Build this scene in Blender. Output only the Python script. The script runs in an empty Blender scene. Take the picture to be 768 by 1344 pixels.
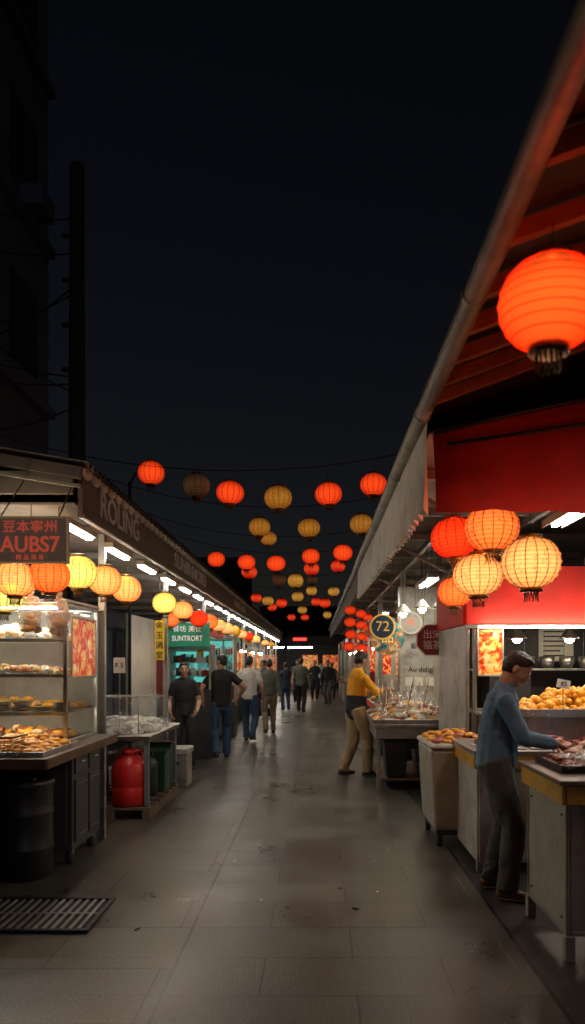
import bpy, math, random
import numpy as np
from mathutils import Vector, Matrix, noise
from mathutils.bvhtree import BVHTree
random.seed(7)
R=random.uniform
scene=bpy.context.scene
V=Vector

# ------------------------------------------------------------------ materials
MATS={}
def newmat(name):
    m=bpy.data.materials.new(name); m.use_nodes=True
    m.node_tree.nodes.clear(); MATS[name]=m
    return m, m.node_tree.nodes, m.node_tree.links
def M(name,col,rough=.6,metal=0,var=.25,scale=6,bump=.15,bscale=45,es=0,ecol=None,coord='Object',dirt=.0,bdist=.01):
    m,n,l=newmat(name)
    o=n.new('ShaderNodeOutputMaterial'); p=n.new('ShaderNodeBsdfPrincipled')
    tc=n.new('ShaderNodeTexCoord')
    nz=n.new('ShaderNodeTexNoise'); nz.inputs['Scale'].default_value=scale; nz.inputs['Detail'].default_value=6; nz.inputs['Roughness'].default_value=.65
    l.new(tc.outputs[coord],nz.inputs['Vector'])
    mr=n.new('ShaderNodeMapRange'); mr.inputs[1].default_value=.3; mr.inputs[2].default_value=.7
    mr.inputs[3].default_value=1-var; mr.inputs[4].default_value=1+var*.6
    l.new(nz.outputs[0],mr.inputs[0])
    mx=n.new('ShaderNodeVectorMath'); mx.operation='SCALE'; mx.inputs[0].default_value=col[:3]
    l.new(mr.outputs[0],mx.inputs['Scale'])
    last=mx.outputs[0]
    if dirt>0:
        n2=n.new('ShaderNodeTexNoise'); n2.inputs['Scale'].default_value=scale*.45; n2.inputs['Detail'].default_value=8; n2.inputs['Roughness'].default_value=.75
        l.new(tc.outputs[coord],n2.inputs['Vector'])
        m2=n.new('ShaderNodeMapRange'); m2.inputs[1].default_value=.5; m2.inputs[2].default_value=.68; m2.inputs[4].default_value=dirt
        l.new(n2.outputs[0],m2.inputs[0])
        mm=n.new('ShaderNodeMix'); mm.data_type='RGBA'; l.new(m2.outputs[0],mm.inputs[0]); l.new(last,mm.inputs[6]); mm.inputs[7].default_value=(.035,.028,.02,1)
        last=mm.outputs[2]
    l.new(last,p.inputs['Base Color'])
    rr=n.new('ShaderNodeMapRange'); rr.inputs[3].default_value=max(.03,rough-.12); rr.inputs[4].default_value=min(1,rough+.12)
    l.new(nz.outputs[0],rr.inputs[0]); l.new(rr.outputs[0],p.inputs['Roughness'])
    p.inputs['Metallic'].default_value=metal
    if bump>0:
        nb=n.new('ShaderNodeTexNoise'); nb.inputs['Scale'].default_value=bscale; nb.inputs['Detail'].default_value=4
        l.new(tc.outputs[coord],nb.inputs['Vector'])
        b=n.new('ShaderNodeBump'); b.inputs['Strength'].default_value=bump; b.inputs['Distance'].default_value=bdist
        l.new(nb.outputs[0],b.inputs['Height']); l.new(b.outputs[0],p.inputs['Normal'])
    if es>0:
        c=ecol or col; p.inputs['Emission Color'].default_value=(*c[:3],1); p.inputs['Emission Strength'].default_value=es
    l.new(p.outputs[0],o.inputs[0])
    return m
def EM(name,col,s):
    m,n,l=newmat(name); o=n.new('ShaderNodeOutputMaterial'); e=n.new('ShaderNodeEmission')
    e.inputs[0].default_value=(*col,1); e.inputs[1].default_value=s; l.new(e.outputs[0],o.inputs[0]); return m
def GLASS(name,tint,fac,rough,diff=0,bump=0,bs=12):
    m,n,l=newmat(name); o=n.new('ShaderNodeOutputMaterial')
    t=n.new('ShaderNodeBsdfTransparent'); g=n.new('ShaderNodeBsdfGlossy'); g.inputs['Roughness'].default_value=rough
    t.inputs[0].default_value=(*tint,1)
    mx=n.new('ShaderNodeMixShader'); mx.inputs[0].default_value=fac; l.new(t.outputs[0],mx.inputs[1]); l.new(g.outputs[0],mx.inputs[2])
    out=mx.outputs[0]
    if bump:
        tc=n.new('ShaderNodeTexCoord'); nb=n.new('ShaderNodeTexNoise'); nb.inputs['Scale'].default_value=bs; nb.inputs['Detail'].default_value=5; nb.inputs['Distortion'].default_value=1.5
        l.new(tc.outputs['Object'],nb.inputs['Vector']); b=n.new('ShaderNodeBump'); b.inputs['Strength'].default_value=bump; b.inputs['Distance'].default_value=.05
        l.new(nb.outputs[0],b.inputs['Height']); l.new(b.outputs[0],g.inputs['Normal'])
    if diff:
        d=n.new('ShaderNodeBsdfDiffuse'); d.inputs[0].default_value=(.7,.7,.7,1); m2=n.new('ShaderNodeMixShader'); m2.inputs[0].default_value=diff
        l.new(out,m2.inputs[1]); l.new(d.outputs[0],m2.inputs[2]); out=m2.outputs[0]
    l.new(out,o.inputs[0]); return m
def LANT(name,shell,core,s,vol,tr=.35,paint=None,rings=11):
    m,n,l=newmat(name); o=n.new('ShaderNodeOutputMaterial')
    tc=n.new('ShaderNodeTexCoord'); sp=n.new('ShaderNodeSeparateXYZ'); l.new(tc.outputs['Object'],sp.inputs[0])
    def mt(op,a,b=None,c=None):
        x=n.new('ShaderNodeMath'); x.operation=op
        for i,q in enumerate((a,b,c)):
            if q is None: continue
            if isinstance(q,(int,float)): x.inputs[i].default_value=q
            else: l.new(q,x.inputs[i])
        return x.outputs[0]
    z=sp.outputs[2]
    g=mt('SUBTRACT',1,mt('MULTIPLY',mt('POWER',mt('ABSOLUTE',mt('ADD',z,.1)),2),1.15))
    sn=mt('SINE',mt('MULTIPLY',z,rings*math.pi*1.25))
    rg=mt('SUBTRACT',1,mt('MULTIPLY',mt('GREATER_THAN',sn,.82),.5))
    nz=n.new('ShaderNodeTexNoise'); nz.inputs['Scale'].default_value=1.6; nz.inputs['Detail'].default_value=3; l.new(tc.outputs['Object'],nz.inputs[0])
    nv=mt('ADD',.6,mt('MULTIPLY',nz.outputs[0],.8))
    st=mt('MULTIPLY',mt('MULTIPLY',mt('MULTIPLY',g,rg),nv),s)
    e=n.new('ShaderNodeEmission'); l.new(st,e.inputs[1])
    mc=n.new('ShaderNodeMix'); mc.data_type='RGBA'; mc.inputs[6].default_value=(*shell,1); mc.inputs[7].default_value=(*[a*.6+b*.4 for a,b in zip(shell,core)],1)
    l.new(mt('POWER',mt('MAXIMUM',g,0),4),mc.inputs[0]); l.new(mc.outputs[2],e.inputs[0])
    d=n.new('ShaderNodeBsdfDiffuse'); d.inputs[0].default_value=(*[c*.5 for c in shell],1)
    ad=n.new('ShaderNodeAddShader'); l.new(e.outputs[0],ad.inputs[0]); l.new(d.outputs[0],ad.inputs[1])
    out=ad.outputs[0]
    if tr>0:
        t=n.new('ShaderNodeBsdfTransparent')
        tcv=n.new('ShaderNodeVectorMath'); tcv.operation='SCALE'; tcv.inputs[0].default_value=[.5+c*.5 for c in shell]; l.new(rg,tcv.inputs['Scale']); l.new(tcv.outputs[0],t.inputs[0])
        mx=n.new('ShaderNodeMixShader'); mx.inputs[0].default_value=tr
        l.new(out,mx.inputs[1]); l.new(t.outputs[0],mx.inputs[2])
        out=mx.outputs[0]
    if paint:
        w=n.new('ShaderNodeTexNoise'); w.inputs['Scale'].default_value=3.4; w.inputs['Detail'].default_value=1.5; w.inputs['Distortion'].default_value=1.2
        l.new(tc.outputs['Object'],w.inputs['Vector'])
        msk=mt('LESS_THAN',mt('ABSOLUTE',mt('SUBTRACT',w.outputs[0],.55)),.014)
        msk=mt('MULTIPLY',msk,mt('LESS_THAN',mt('ABSOLUTE',z),.42))
        pd=n.new('ShaderNodeBsdfDiffuse'); pd.inputs[0].default_value=(*paint,1)
        m3=n.new('ShaderNodeMixShader'); l.new(mt('MULTIPLY',msk,.6),m3.inputs[0]); l.new(out,m3.inputs[1]); l.new(pd.outputs[0],m3.inputs[2]); out=m3.outputs[0]
    l.new(out,o.inputs[0])
    if vol>0:
        ve=n.new('ShaderNodeEmission'); ve.inputs[0].default_value=(*core,1); ve.inputs[1].default_value=vol
        l.new(ve.outputs[0],o.inputs['Volume'])
    return m

M('steel',(.45,.45,.44),.35,.9,.2,10,.05,dirt=.35)
M('galv',(.32,.33,.33),.5,.6,.25,8,.1,dirt=.4)
M('dark_metal',(.035,.035,.04),.45,.4,.3,12,.1)
M('black_plastic',(.018,.018,.02),.42,0,.3,9,.08)
M('red_plastic',(.6,.02,.015),.35,0,.15,9,.06)
M('green_plastic',(.02,.09,.05),.5,0,.25,9,.08)
M('wood',(.16,.09,.045),.65,0,.4,5,.3,30,dirt=.4)
M('pallet_wood',(.2,.14,.09),.8,0,.4,7,.4,30,dirt=.5)
M('rafter_wood',(.5,.17,.06),.7,0,.4,5,.3,30)
M('cabinet_grey',(.055,.058,.062),.5,0,.3,4,.08,dirt=.5)
M('counter_top',(.12,.09,.065),.4,0,.35,7,.08,dirt=.3)
M('white_paint',(.48,.47,.42),.5,0,.25,5,.08,dirt=.6)
M('cart_white',(.36,.34,.28),.45,0,.28,4,.08,dirt=.75)
M('cream_wall',(.5,.47,.4),.6,0,.15,3,.1,dirt=.3)
M('yellow_paint',(.6,.34,.03),.5,0,.2,5,.08,dirt=.45)
M('awning_grey',(.17,.155,.135),.75,0,.3,3,.15,dirt=.5)
M('awning_roof',(.09,.085,.08),.7,.2,.35,3,.1,dirt=.5)
M('fascia',(.13,.105,.085),.7,0,.3,3,.15,dirt=.5)
M('canvas_white',(.6,.58,.52),.8,0,.2,4,.2,60,dirt=.4)
M('canvas_red',(.6,.02,.008),.75,0,.25,3,.2,70,dirt=.15)
M('ceiling',(.24,.22,.2),.8,0,.3,3,.1,dirt=.5)
M('gutter',(.34,.34,.3),.55,.1,.3,5,.1,dirt=.7)
M('wall_dark',(.028,.032,.04),.8,0,.35,1.2,.2,dirt=.6)
M('facade',(.1,.14,.19),.85,0,.35,.5,.2,8,dirt=.6)
M('window_dark',(.012,.015,.02),.15,0,.3,2,0)
M('concrete',(.03,.032,.035),.85,0,.25,3,.3,25,dirt=.5)
M('letter_grey',(.5,.42,.34),.6,0,.3,8,0,es=.02)  # faint emission stands in for light falling on the fascia letters
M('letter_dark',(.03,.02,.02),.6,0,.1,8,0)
M('letter_red',(.75,.11,.06),.5,0,.2,8,0,es=.42)  # emission brightens the unlit lettering in place of falling light
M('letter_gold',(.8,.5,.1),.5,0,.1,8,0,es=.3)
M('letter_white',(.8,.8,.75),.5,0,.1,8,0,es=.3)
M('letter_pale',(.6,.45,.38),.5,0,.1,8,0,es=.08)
M('sign_brown',(.2,.13,.09),.6,0,.3,9,.1,es=.2,dirt=.3)  # board glows slightly to look lit; it is no light box
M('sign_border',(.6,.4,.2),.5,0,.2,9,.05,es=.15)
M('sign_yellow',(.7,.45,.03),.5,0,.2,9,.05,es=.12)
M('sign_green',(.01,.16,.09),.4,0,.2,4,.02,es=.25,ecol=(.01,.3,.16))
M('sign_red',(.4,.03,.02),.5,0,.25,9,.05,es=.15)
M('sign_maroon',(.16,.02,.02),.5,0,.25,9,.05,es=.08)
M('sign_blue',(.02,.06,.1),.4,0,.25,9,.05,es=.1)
M('bread',(.7,.48,.24),.7,0,.35,25,.3,60)
M('fried',(.85,.42,.05),.55,0,.45,30,.4,70)
M('orange_food',(1.0,.45,.02),.4,0,.25,22,.3,60)
M('sausage',(.3,.055,.025),.35,0,.5,25,.3,60)
M('meat',(.38,.13,.05),.4,0,.5,25,.3,60)
M('rice_white',(.7,.67,.6),.6,0,.2,30,.3,60)
M('greens',(.12,.2,.04),.5,0,.4,25,.3,60)
M('tray',(.5,.5,.5),.3,.8,.1,10,.03)
M('rubber',(.015,.015,.015),.8,0,.2,20,.1)
M('brass',(.2,.11,.03),.4,.6,.3,10,.1)
M('lantern_wire',(.07,.02,.01),.6,0,.1,10,0)
M('cable',(.01,.01,.012),.7,0,.1,10,0)
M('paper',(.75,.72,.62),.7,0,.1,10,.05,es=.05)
M('bg_dark',(.02,.022,.028),.9,0,.3,.3,.1)
EM('tube',(1,.95,.84),72)
EM('tube_dim',(1,.86,.66),62)
EM('bulb',(1,.84,.6),80)
EM('teal_light',(.2,.95,.85),.6)
EM('red_led',(1,.04,.03),3)
GLASS('glass',(.95,.98,.97),.07,.03)
GLASS('plastic_sheet',(.93,.95,.95),.14,.12,.07,.8,9)
GLASS('plastic_bag',(.9,.9,.9),.22,.2,.25,1.0,18)
LANT('lan_red',(.9,.014,.008),(1,.16,.02),.45,5.0,.4)
LANT('lan_red_big',(1,.028,.008),(1,.3,.03),.5,6.0,.42,rings=9)
LANT('lan_orange',(1,.15,.02),(1,.48,.09),.55,6.0,.42,paint=(.3,.06,.02))
LANT('lan_warm',(1,.32,.05),(1,.7,.27),.7,8.0,.42,paint=(.4,.12,.04))
LANT('lan_cream',(1,.36,.07),(1,.72,.28),.7,7.5,.42,paint=(.35,.08,.03))
LANT('lan_green',(.75,.6,.1),(1,.92,.4),.7,7.0,.42,paint=(.25,.3,.05))
LANT('lan_gold',(.65,.24,.02),(1,.5,.08),.36,1.5,.3,paint=(.25,.05,.02))
LANT('lan_dim',(.3,.13,.07),(.6,.3,.1),.14,.1,.2,paint=(.1,.05,.03))
LANT('lan_red_f',(1,.02,.01),(1,.16,.02),.8,0,0)
LANT('lan_gold_f',(.8,.34,.04),(1,.5,.1),.55,0,0)
LANT('lan_warm_f',(1,.42,.1),(1,.75,.35),1.3,0,0)
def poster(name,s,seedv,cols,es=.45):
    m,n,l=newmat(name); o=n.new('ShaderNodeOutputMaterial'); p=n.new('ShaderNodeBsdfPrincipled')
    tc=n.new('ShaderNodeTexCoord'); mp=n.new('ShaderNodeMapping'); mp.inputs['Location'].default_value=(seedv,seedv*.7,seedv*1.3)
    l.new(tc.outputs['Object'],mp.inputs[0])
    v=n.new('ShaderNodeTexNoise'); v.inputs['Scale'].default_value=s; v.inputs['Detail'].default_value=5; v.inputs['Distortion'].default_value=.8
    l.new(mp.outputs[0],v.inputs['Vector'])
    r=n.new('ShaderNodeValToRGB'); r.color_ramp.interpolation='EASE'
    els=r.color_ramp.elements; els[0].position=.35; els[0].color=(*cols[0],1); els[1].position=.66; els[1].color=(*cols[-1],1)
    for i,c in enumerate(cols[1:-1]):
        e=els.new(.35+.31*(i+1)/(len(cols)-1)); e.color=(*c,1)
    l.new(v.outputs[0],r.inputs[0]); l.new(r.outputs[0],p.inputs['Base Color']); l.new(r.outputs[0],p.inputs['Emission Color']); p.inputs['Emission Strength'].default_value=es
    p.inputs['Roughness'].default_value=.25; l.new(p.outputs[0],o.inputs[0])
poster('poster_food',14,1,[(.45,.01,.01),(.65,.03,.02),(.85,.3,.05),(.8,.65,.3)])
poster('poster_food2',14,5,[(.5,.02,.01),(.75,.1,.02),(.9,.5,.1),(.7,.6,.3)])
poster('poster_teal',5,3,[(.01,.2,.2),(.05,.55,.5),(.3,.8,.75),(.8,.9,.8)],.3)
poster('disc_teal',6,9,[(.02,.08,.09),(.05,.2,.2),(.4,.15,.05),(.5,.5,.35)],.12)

# paving
m,n,l=newmat('paving'); o=n.new('ShaderNodeOutputMaterial'); p=n.new('ShaderNodeBsdfPrincipled')
tc=n.new('ShaderNodeTexCoord')
def brick(bw,rh,ms,c1,c2,cm,off=(0,0,0)):
    mp=n.new('ShaderNodeMapping'); mp.inputs['Location'].default_value=off; l.new(tc.outputs['Object'],mp.inputs[0])
    b=n.new('ShaderNodeTexBrick'); b.inputs['Scale'].default_value=1; b.inputs['Brick Width'].default_value=bw; b.inputs['Row Height'].default_value=rh
    b.inputs['Mortar Size'].default_value=ms; b.inputs['Mortar Smooth'].default_value=.2
    b.inputs['Color1'].default_value=(*c1,1); b.inputs['Color2'].default_value=(*c2,1); b.inputs['Mortar'].default_value=(*cm,1)
    l.new(mp.outputs[0],b.inputs[0]); return b
b1=brick(.95,.46,.005,(.13,.125,.102),(.096,.093,.076),(.035,.034,.03),(.75,.1,0))
b2=brick(1.25,.6,.006,(.112,.108,.088),(.088,.085,.069),(.03,.029,.026),(.2,.3,0))
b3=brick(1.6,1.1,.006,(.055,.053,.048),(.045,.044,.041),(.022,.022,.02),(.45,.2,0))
sp=n.new('ShaderNodeSeparateXYZ'); l.new(tc.outputs['Object'],sp.inputs[0])
def mth(op,a,b=None):
    x=n.new('ShaderNodeMath'); x.operation=op
    for i,q in enumerate((a,b)):
        if q is None: continue
        if isinstance(q,(int,float)): x.inputs[i].default_value=q
        else: l.new(q,x.inputs[i])
    return x.outputs[0]
def mixc(f,a,b):
    x=n.new('ShaderNodeMix'); x.data_type='RGBA'
    l.new(f,x.inputs[0])
    for i,q in ((6,a),(7,b)):
        if isinstance(q,tuple): x.inputs[i].default_value=q
        else: l.new(q,x.inputs[i])
    return x.outputs[2]
X=sp.outputs[0]
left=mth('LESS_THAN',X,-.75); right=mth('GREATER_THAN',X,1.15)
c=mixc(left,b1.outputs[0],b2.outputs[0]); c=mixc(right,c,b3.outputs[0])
seam=mth('MAXIMUM',mth('LESS_THAN',mth('ABSOLUTE',mth('ADD',X,.75)),.008),mth('LESS_THAN',mth('ABSOLUTE',mth('ADD',X,-1.15)),.012))
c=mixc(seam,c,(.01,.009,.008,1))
nz=n.new('ShaderNodeTexNoise'); nz.inputs['Scale'].default_value=.9; nz.inputs['Detail'].default_value=9; nz.inputs['Roughness'].default_value=.7; l.new(tc.outputs['Object'],nz.inputs[0])
mr=n.new('ShaderNodeMapRange'); mr.inputs[1].default_value=.3; mr.inputs[2].default_value=.7; mr.inputs[3].default_value=.5; mr.inputs[4].default_value=1.3; l.new(nz.outputs[0],mr.inputs[0])
ns=n.new('ShaderNodeTexNoise'); ns.inputs['Scale'].default_value=90; ns.inputs['Detail'].default_value=3; l.new(tc.outputs['Object'],ns.inputs[0])
mr2=n.new('ShaderNodeMapRange'); mr2.inputs[1].default_value=.3; mr2.inputs[2].default_value=.7; mr2.inputs[3].default_value=.3; mr2.inputs[4].default_value=1.7; l.new(ns.outputs[0],mr2.inputs[0])
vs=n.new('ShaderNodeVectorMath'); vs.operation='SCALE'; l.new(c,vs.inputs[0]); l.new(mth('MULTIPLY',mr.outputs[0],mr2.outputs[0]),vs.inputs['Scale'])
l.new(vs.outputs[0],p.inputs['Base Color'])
rr=n.new('ShaderNodeMapRange'); rr.inputs[1].default_value=.3; rr.inputs[2].default_value=.7; rr.inputs[3].default_value=.22; rr.inputs[4].default_value=.5; l.new(nz.outputs[0],rr.inputs[0]); l.new(rr.outputs[0],p.inputs['Roughness'])
h=mth('ADD',mth('MULTIPLY',ns.outputs[0],.3),mth('SUBTRACT',0,mth('MAXIMUM',seam,mth('MULTIPLY',mth('ADD',b1.outputs['Fac'],b2.outputs['Fac']),.3))))
bp=n.new('ShaderNodeBump'); bp.inputs['Strength'].default_value=.6; bp.inputs['Distance'].default_value=.008; l.new(h,bp.inputs['Height']); l.new(bp.outputs[0],p.inputs['Normal'])
l.new(p.outputs[0],o.inputs[0])

# ------------------------------------------------------------------ builder
ICO=None
def ico():
    global ICO
    if ICO is None:
        import bmesh
        bm=bmesh.new(); bmesh.ops.create_icosphere(bm,subdivisions=2,radius=1)
        bm.verts.ensure_lookup_table()
        ICO=([v.co.copy() for v in bm.verts],[[v.index for v in f.verts] for f in bm.faces]); bm.free()
    return ICO
def loft_geo(pts,rad,side=V((1,0,0)),seg=12,cap=.8,sub=1,pitchmax=None):
    pts=[V(q) for q in pts]; rad=[(r,r) if isinstance(r,(int,float)) else r for r in rad]
    if sub>1:
        P=[];Q=[]
        for i in range(len(pts)-1):
            for k in range(sub):
                t=k/sub; P.append(pts[i].lerp(pts[i+1],t)); Q.append((rad[i][0]*(1-t)+rad[i+1][0]*t,rad[i][1]*(1-t)+rad[i+1][1]*t))
        P.append(pts[-1]); Q.append(rad[-1]); pts,rad=P,Q
    N=len(pts); rings=[]
    for i in range(N):
        T=(pts[min(i+1,N-1)]-pts[max(i-1,0)]).normalized()
        A=side-side.dot(T)*T
        if A.length<1e-3: A=V((0,1,0))-T.y*T
        if A.length<1e-3: A=V((1,0,0))-T.x*T
        A.normalize(); Bv=T.cross(A)
        rings.append((pts[i],T,A,Bv,rad[i][0],rad[i][1]))
    full=[]
    p0=rings[0]; rc=min(p0[4],p0[5])*cap
    if cap>0:
        for ph in (80,55,28):
            s=math.sin(math.radians(ph)); cc=math.cos(math.radians(ph))
            full.append((p0[0]-p0[1]*rc*s,p0[2],p0[3],p0[4]*cc,p0[5]*cc))
    for r in rings: full.append((r[0],r[2],r[3],r[4],r[5]))
    p1=rings[-1]; rc=min(p1[4],p1[5])*cap
    if cap>0:
        for ph in (28,55,80):
            s=math.sin(math.radians(ph)); cc=math.cos(math.radians(ph))
            full.append((p1[0]+p1[1]*rc*s,p1[2],p1[3],p1[4]*cc,p1[5]*cc))
    vs=[];fs=[]
    for (c,A,Bv,a,b) in full:
        for k in range(seg):
            th=2*math.pi*k/seg; vs.append(c+A*(a*math.cos(th))+Bv*(b*math.sin(th)))
    for i in range(len(full)-1):
        for k in range(seg):
            k2=(k+1)%seg; fs.append([i*seg+k,i*seg+k2,(i+1)*seg+k2,(i+1)*seg+k])
    fs.append([k for k in range(seg)][::-1]); L=(len(full)-1)*seg; fs.append([L+k for k in range(seg)])
    return vs,fs
def ell_geo(c,r,rot=None,seg=20,rn=12):
    c=V(c); vs=[];fs=[]; rot=rot or Matrix.Identity(3)
    for i in range(1,rn):
        ph=math.pi*i/rn
        for k in range(seg):
            th=2*math.pi*k/seg
            vs.append(c+rot@V((r[0]*math.sin(ph)*math.cos(th),r[1]*math.sin(ph)*math.sin(th),-r[2]*math.cos(ph))))
    for i in range(rn-2):
        for k in range(seg):
            k2=(k+1)%seg; fs.append([i*seg+k,i*seg+k2,(i+1)*seg+k2,(i+1)*seg+k])
    b=len(vs); vs.append(c+rot@V((0,0,-r[2]))); vs.append(c+rot@V((0,0,r[2])))
    for k in range(seg):
        k2=(k+1)%seg; fs.append([b,k2,k]); fs.append([b+1,(rn-2)*seg+k,(rn-2)*seg+k2])
    return vs,fs
class B:
    def __init__(s,name,bevel=.004): s.name=name; s.parts={}; s.bevel=bevel; s.texts=[]
    def add(s,part,vs,fs,mat,smooth=False):
        d=s.parts.setdefault(part,dict(v=[],f=[],m=[],s=[],mats=[]))
        if mat not in d['mats']: d['mats'].append(mat)
        mi=d['mats'].index(mat); o=len(d['v']); d['v'].extend(vs)
        for f in fs: d['f'].append([i+o for i in f]); d['m'].append(mi); d['s'].append(smooth)
        return s
    def box(s,part,lo,hi,mat,rot=0,piv=None,M3=None):
        x0,y0,z0=lo;x1,y1,z1=hi
        vs=[V(q) for q in((x0,y0,z0),(x1,y0,z0),(x1,y1,z0),(x0,y1,z0),(x0,y0,z1),(x1,y0,z1),(x1,y1,z1),(x0,y1,z1))]
        if rot or M3:
            pv=V(piv) if piv else V(((x0+x1)/2,(y0+y1)/2,(z0+z1)/2)); m3=M3 or Matrix.Rotation(rot,3,'Z'); vs=[pv+m3@(q-pv) for q in vs]
        return s.add(part,vs,[[0,3,2,1],[4,5,6,7],[0,1,5,4],[1,2,6,5],[2,3,7,6],[3,0,4,7]],mat)
    def beam(s,part,p1,p2,w,h,mat):
        p1=V(p1);p2=V(p2); T=(p2-p1).normalized(); A=T.cross(V((0,0,1)))
        if A.length<.01: A=V((1,0,0))
        A.normalize(); Bz=A.cross(T)
        vs=[]
        for q in (p1,p2):
            for a,b in((-1,-1),(1,-1),(1,1),(-1,1)): vs.append(q+A*a*w/2+Bz*b*h/2)
        return s.add(part,vs,[[0,3,2,1][::-1],[4,5,6,7][::-1],[0,1,5,4][::-1],[1,2,6,5][::-1],[2,3,7,6][::-1],[3,0,4,7][::-1]],mat)
    def cyl(s,part,p1,p2,r,mat,seg=16,r2=None):
        v,f=loft_geo([p1,p2],[r,r2 if r2 is not None else r],seg=seg,cap=0); return s.add(part,v,f,mat,seg>7)
    def tube(s,part,pts,r,mat,seg=8):
        v,f=loft_geo(pts,[r]*len(pts),side=V((.3,.2,1)),seg=seg,cap=0); return s.add(part,v,f,mat,True)
    def lathe(s,part,c,prof,mat,seg=24,smooth=True):
        c=V(c);vs=[];fs=[]
        for r,z in prof:
            for k in range(seg):
                th=2*math.pi*k/seg; vs.append(c+V((r*math.cos(th),r*math.sin(th),z)))
        for i in range(len(prof)-1):
            for k in range(seg):
                k2=(k+1)%seg; fs.append([i*seg+k,i*seg+k2,(i+1)*seg+k2,(i+1)*seg+k])
        fs.append(list(range(seg))[::-1]); fs.append([(len(prof)-1)*seg+k for k in range(seg)])
        return s.add(part,vs,fs,mat,smooth)
    def lump(s,part,c,r,mat,ang=None,ns=.15):
        v,f=ico(); c=V(c); rot=Matrix.Rotation(R(0,6.3) if ang is None else ang,3,'Z')@Matrix.Rotation(R(-.5,.5),3,'X'); sd=V((R(0,99),R(0,99),0))
        s.add(part,[c+rot@V((q.x*r[0],q.y*r[1],q.z*r[2]))*(1+ns*noise.noise(q*1.6+sd)*2) for q in v],f,mat,True)
    def heap(s,part,x0,x1,y0,y1,z,h,n,size,mats,el=1.0,flat=(.5,.8)):
        for i in range(n):
            u=R(0,1);w=R(0,1); x=x0+(x1-x0)*u; y=y0+(y1-y0)*w
            q=h*(1-abs(2*u-1)**2.5)*(1-abs(2*w-1)**2.5)
            k=size*R(.75,1.25); s.lump(part,(x,y,z+q*R(.45,1)+k*.35),(k*el,k,k*R(*flat)),random.choice(mats))
    def sheet(s,part,x0,x1,y0,y1,fz,mat,nx=24,ny=24):
        vs=[V((x0+(x1-x0)*i/nx,y0+(y1-y0)*j/ny,fz(i/nx,j/ny))) for j in range(ny+1) for i in range(nx+1)]
        fs=[[j*(nx+1)+i,j*(nx+1)+i+1,(j+1)*(nx+1)+i+1,(j+1)*(nx+1)+i] for j in range(ny) for i in range(nx)]
        return s.add(part,vs,fs,mat,True)
    def text(s,part,body,size,loc,rot,mat,ext=.003,align='CENTER',sx=1,off=.012):
        s.texts.append((part,body,size,loc,rot,mat,ext,align,sx,off)); return s
    def done(s):
        allv=[v for d in s.parts.values() for v in d['v']]
        lo=V([min(v[i] for v in allv) for i in range(3)]); hi=V([max(v[i] for v in allv) for i in range(3)]); c=(lo+hi)/2; c.z=lo.z
        single=len(s.parts)==1 and not s.texts
        root=None
        if not single:
            root=bpy.data.objects.new(s.name,None); root.empty_display_size=.2; root.location=c; scene.collection.objects.link(root)
        for pn,d in s.parts.items():
            me=bpy.data.meshes.new(s.name if single else pn); me.from_pydata([tuple(v-c) for v in d['v']],[],d['f'])
            for mn in d['mats']: me.materials.append(MATS[mn])
            me.polygons.foreach_set('material_index',d['m']); me.polygons.foreach_set('use_smooth',d['s']); me.update()
            ob=bpy.data.objects.new(s.name if single else pn,me); scene.collection.objects.link(ob)
            if single: ob.location=c; root=ob
            else: ob.parent=root
            if s.bevel>0 and not any(d['s']):
                bv=ob.modifiers.new('b','BEVEL'); bv.width=s.bevel; bv.segments=2; bv.limit_method='ANGLE'; bv.angle_limit=math.radians(40)
        for (pn,body,size,loc,rot,mat,ext,al,sx,off) in s.texts:
            cu=bpy.data.curves.new(pn,'FONT'); cu.body=body; cu.size=size; cu.extrude=ext; cu.align_x=al; cu.align_y='CENTER'; cu.offset=size*off
            cu.materials.append(MATS[mat]); ob=bpy.data.objects.new(pn,cu); ob.location=V(loc)-c; ob.rotation_euler=rot; ob.scale=(sx,1,1); scene.collection.objects.link(ob); ob.parent=root
        return root
FC=(math.pi/2,0,0)
FR=(math.pi/2,0,math.pi/2)

# ------------------------------------------------------------------ ground & drain
g=B('ground',0); g.add('g',[V((-150,-60,0)),V((150,-60,0)),V((150,300,0)),V((-150,300,0))],[[0,1,2,3]],'paving'); g.done().location=(0,0,0)
bpy.data.objects['ground'].data.transform(Matrix.Translation((0,120,0)))
d=B('drain_grate',.002)
d.box('pit_shade_sheet',(-2.16,4.42,.001),(-1.38,5.0,.005),'rubber')  # thin dark sheet stands in for the shaded hollow below the bars
for a,b_ in(((-2.18,4.4),(-1.36,4.43)),((-2.18,4.99),(-1.36,5.02))): d.box('frame',(a[0],a[1],.002),(b_[0],b_[1],.022),'dark_metal')
for xx in(-2.18,-1.39): d.box('frame',(xx,4.43,.002),(xx+.03,4.99,.022),'dark_metal')
d.box('frame',(-2.15,4.7,.006),(-1.39,4.72,.019),'galv')
for i in range(14):
    x=-2.135+i*.0535; d.box('bars',(x,4.43,.006),(x+.02,4.99,.0175),'galv')
d.done()
# bits of litter and stains left on the paving
b=B('litter',0)
for i in range(26):
    x=R(-1.5,1.1); y=R(4.2,16); k=R(.006,.016); b.lump('bits',(x,y,k*.3),(k*R(1,2),k,k*.35),random.choice(['paper','wood','bread','rubber']))
b.done()

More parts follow.
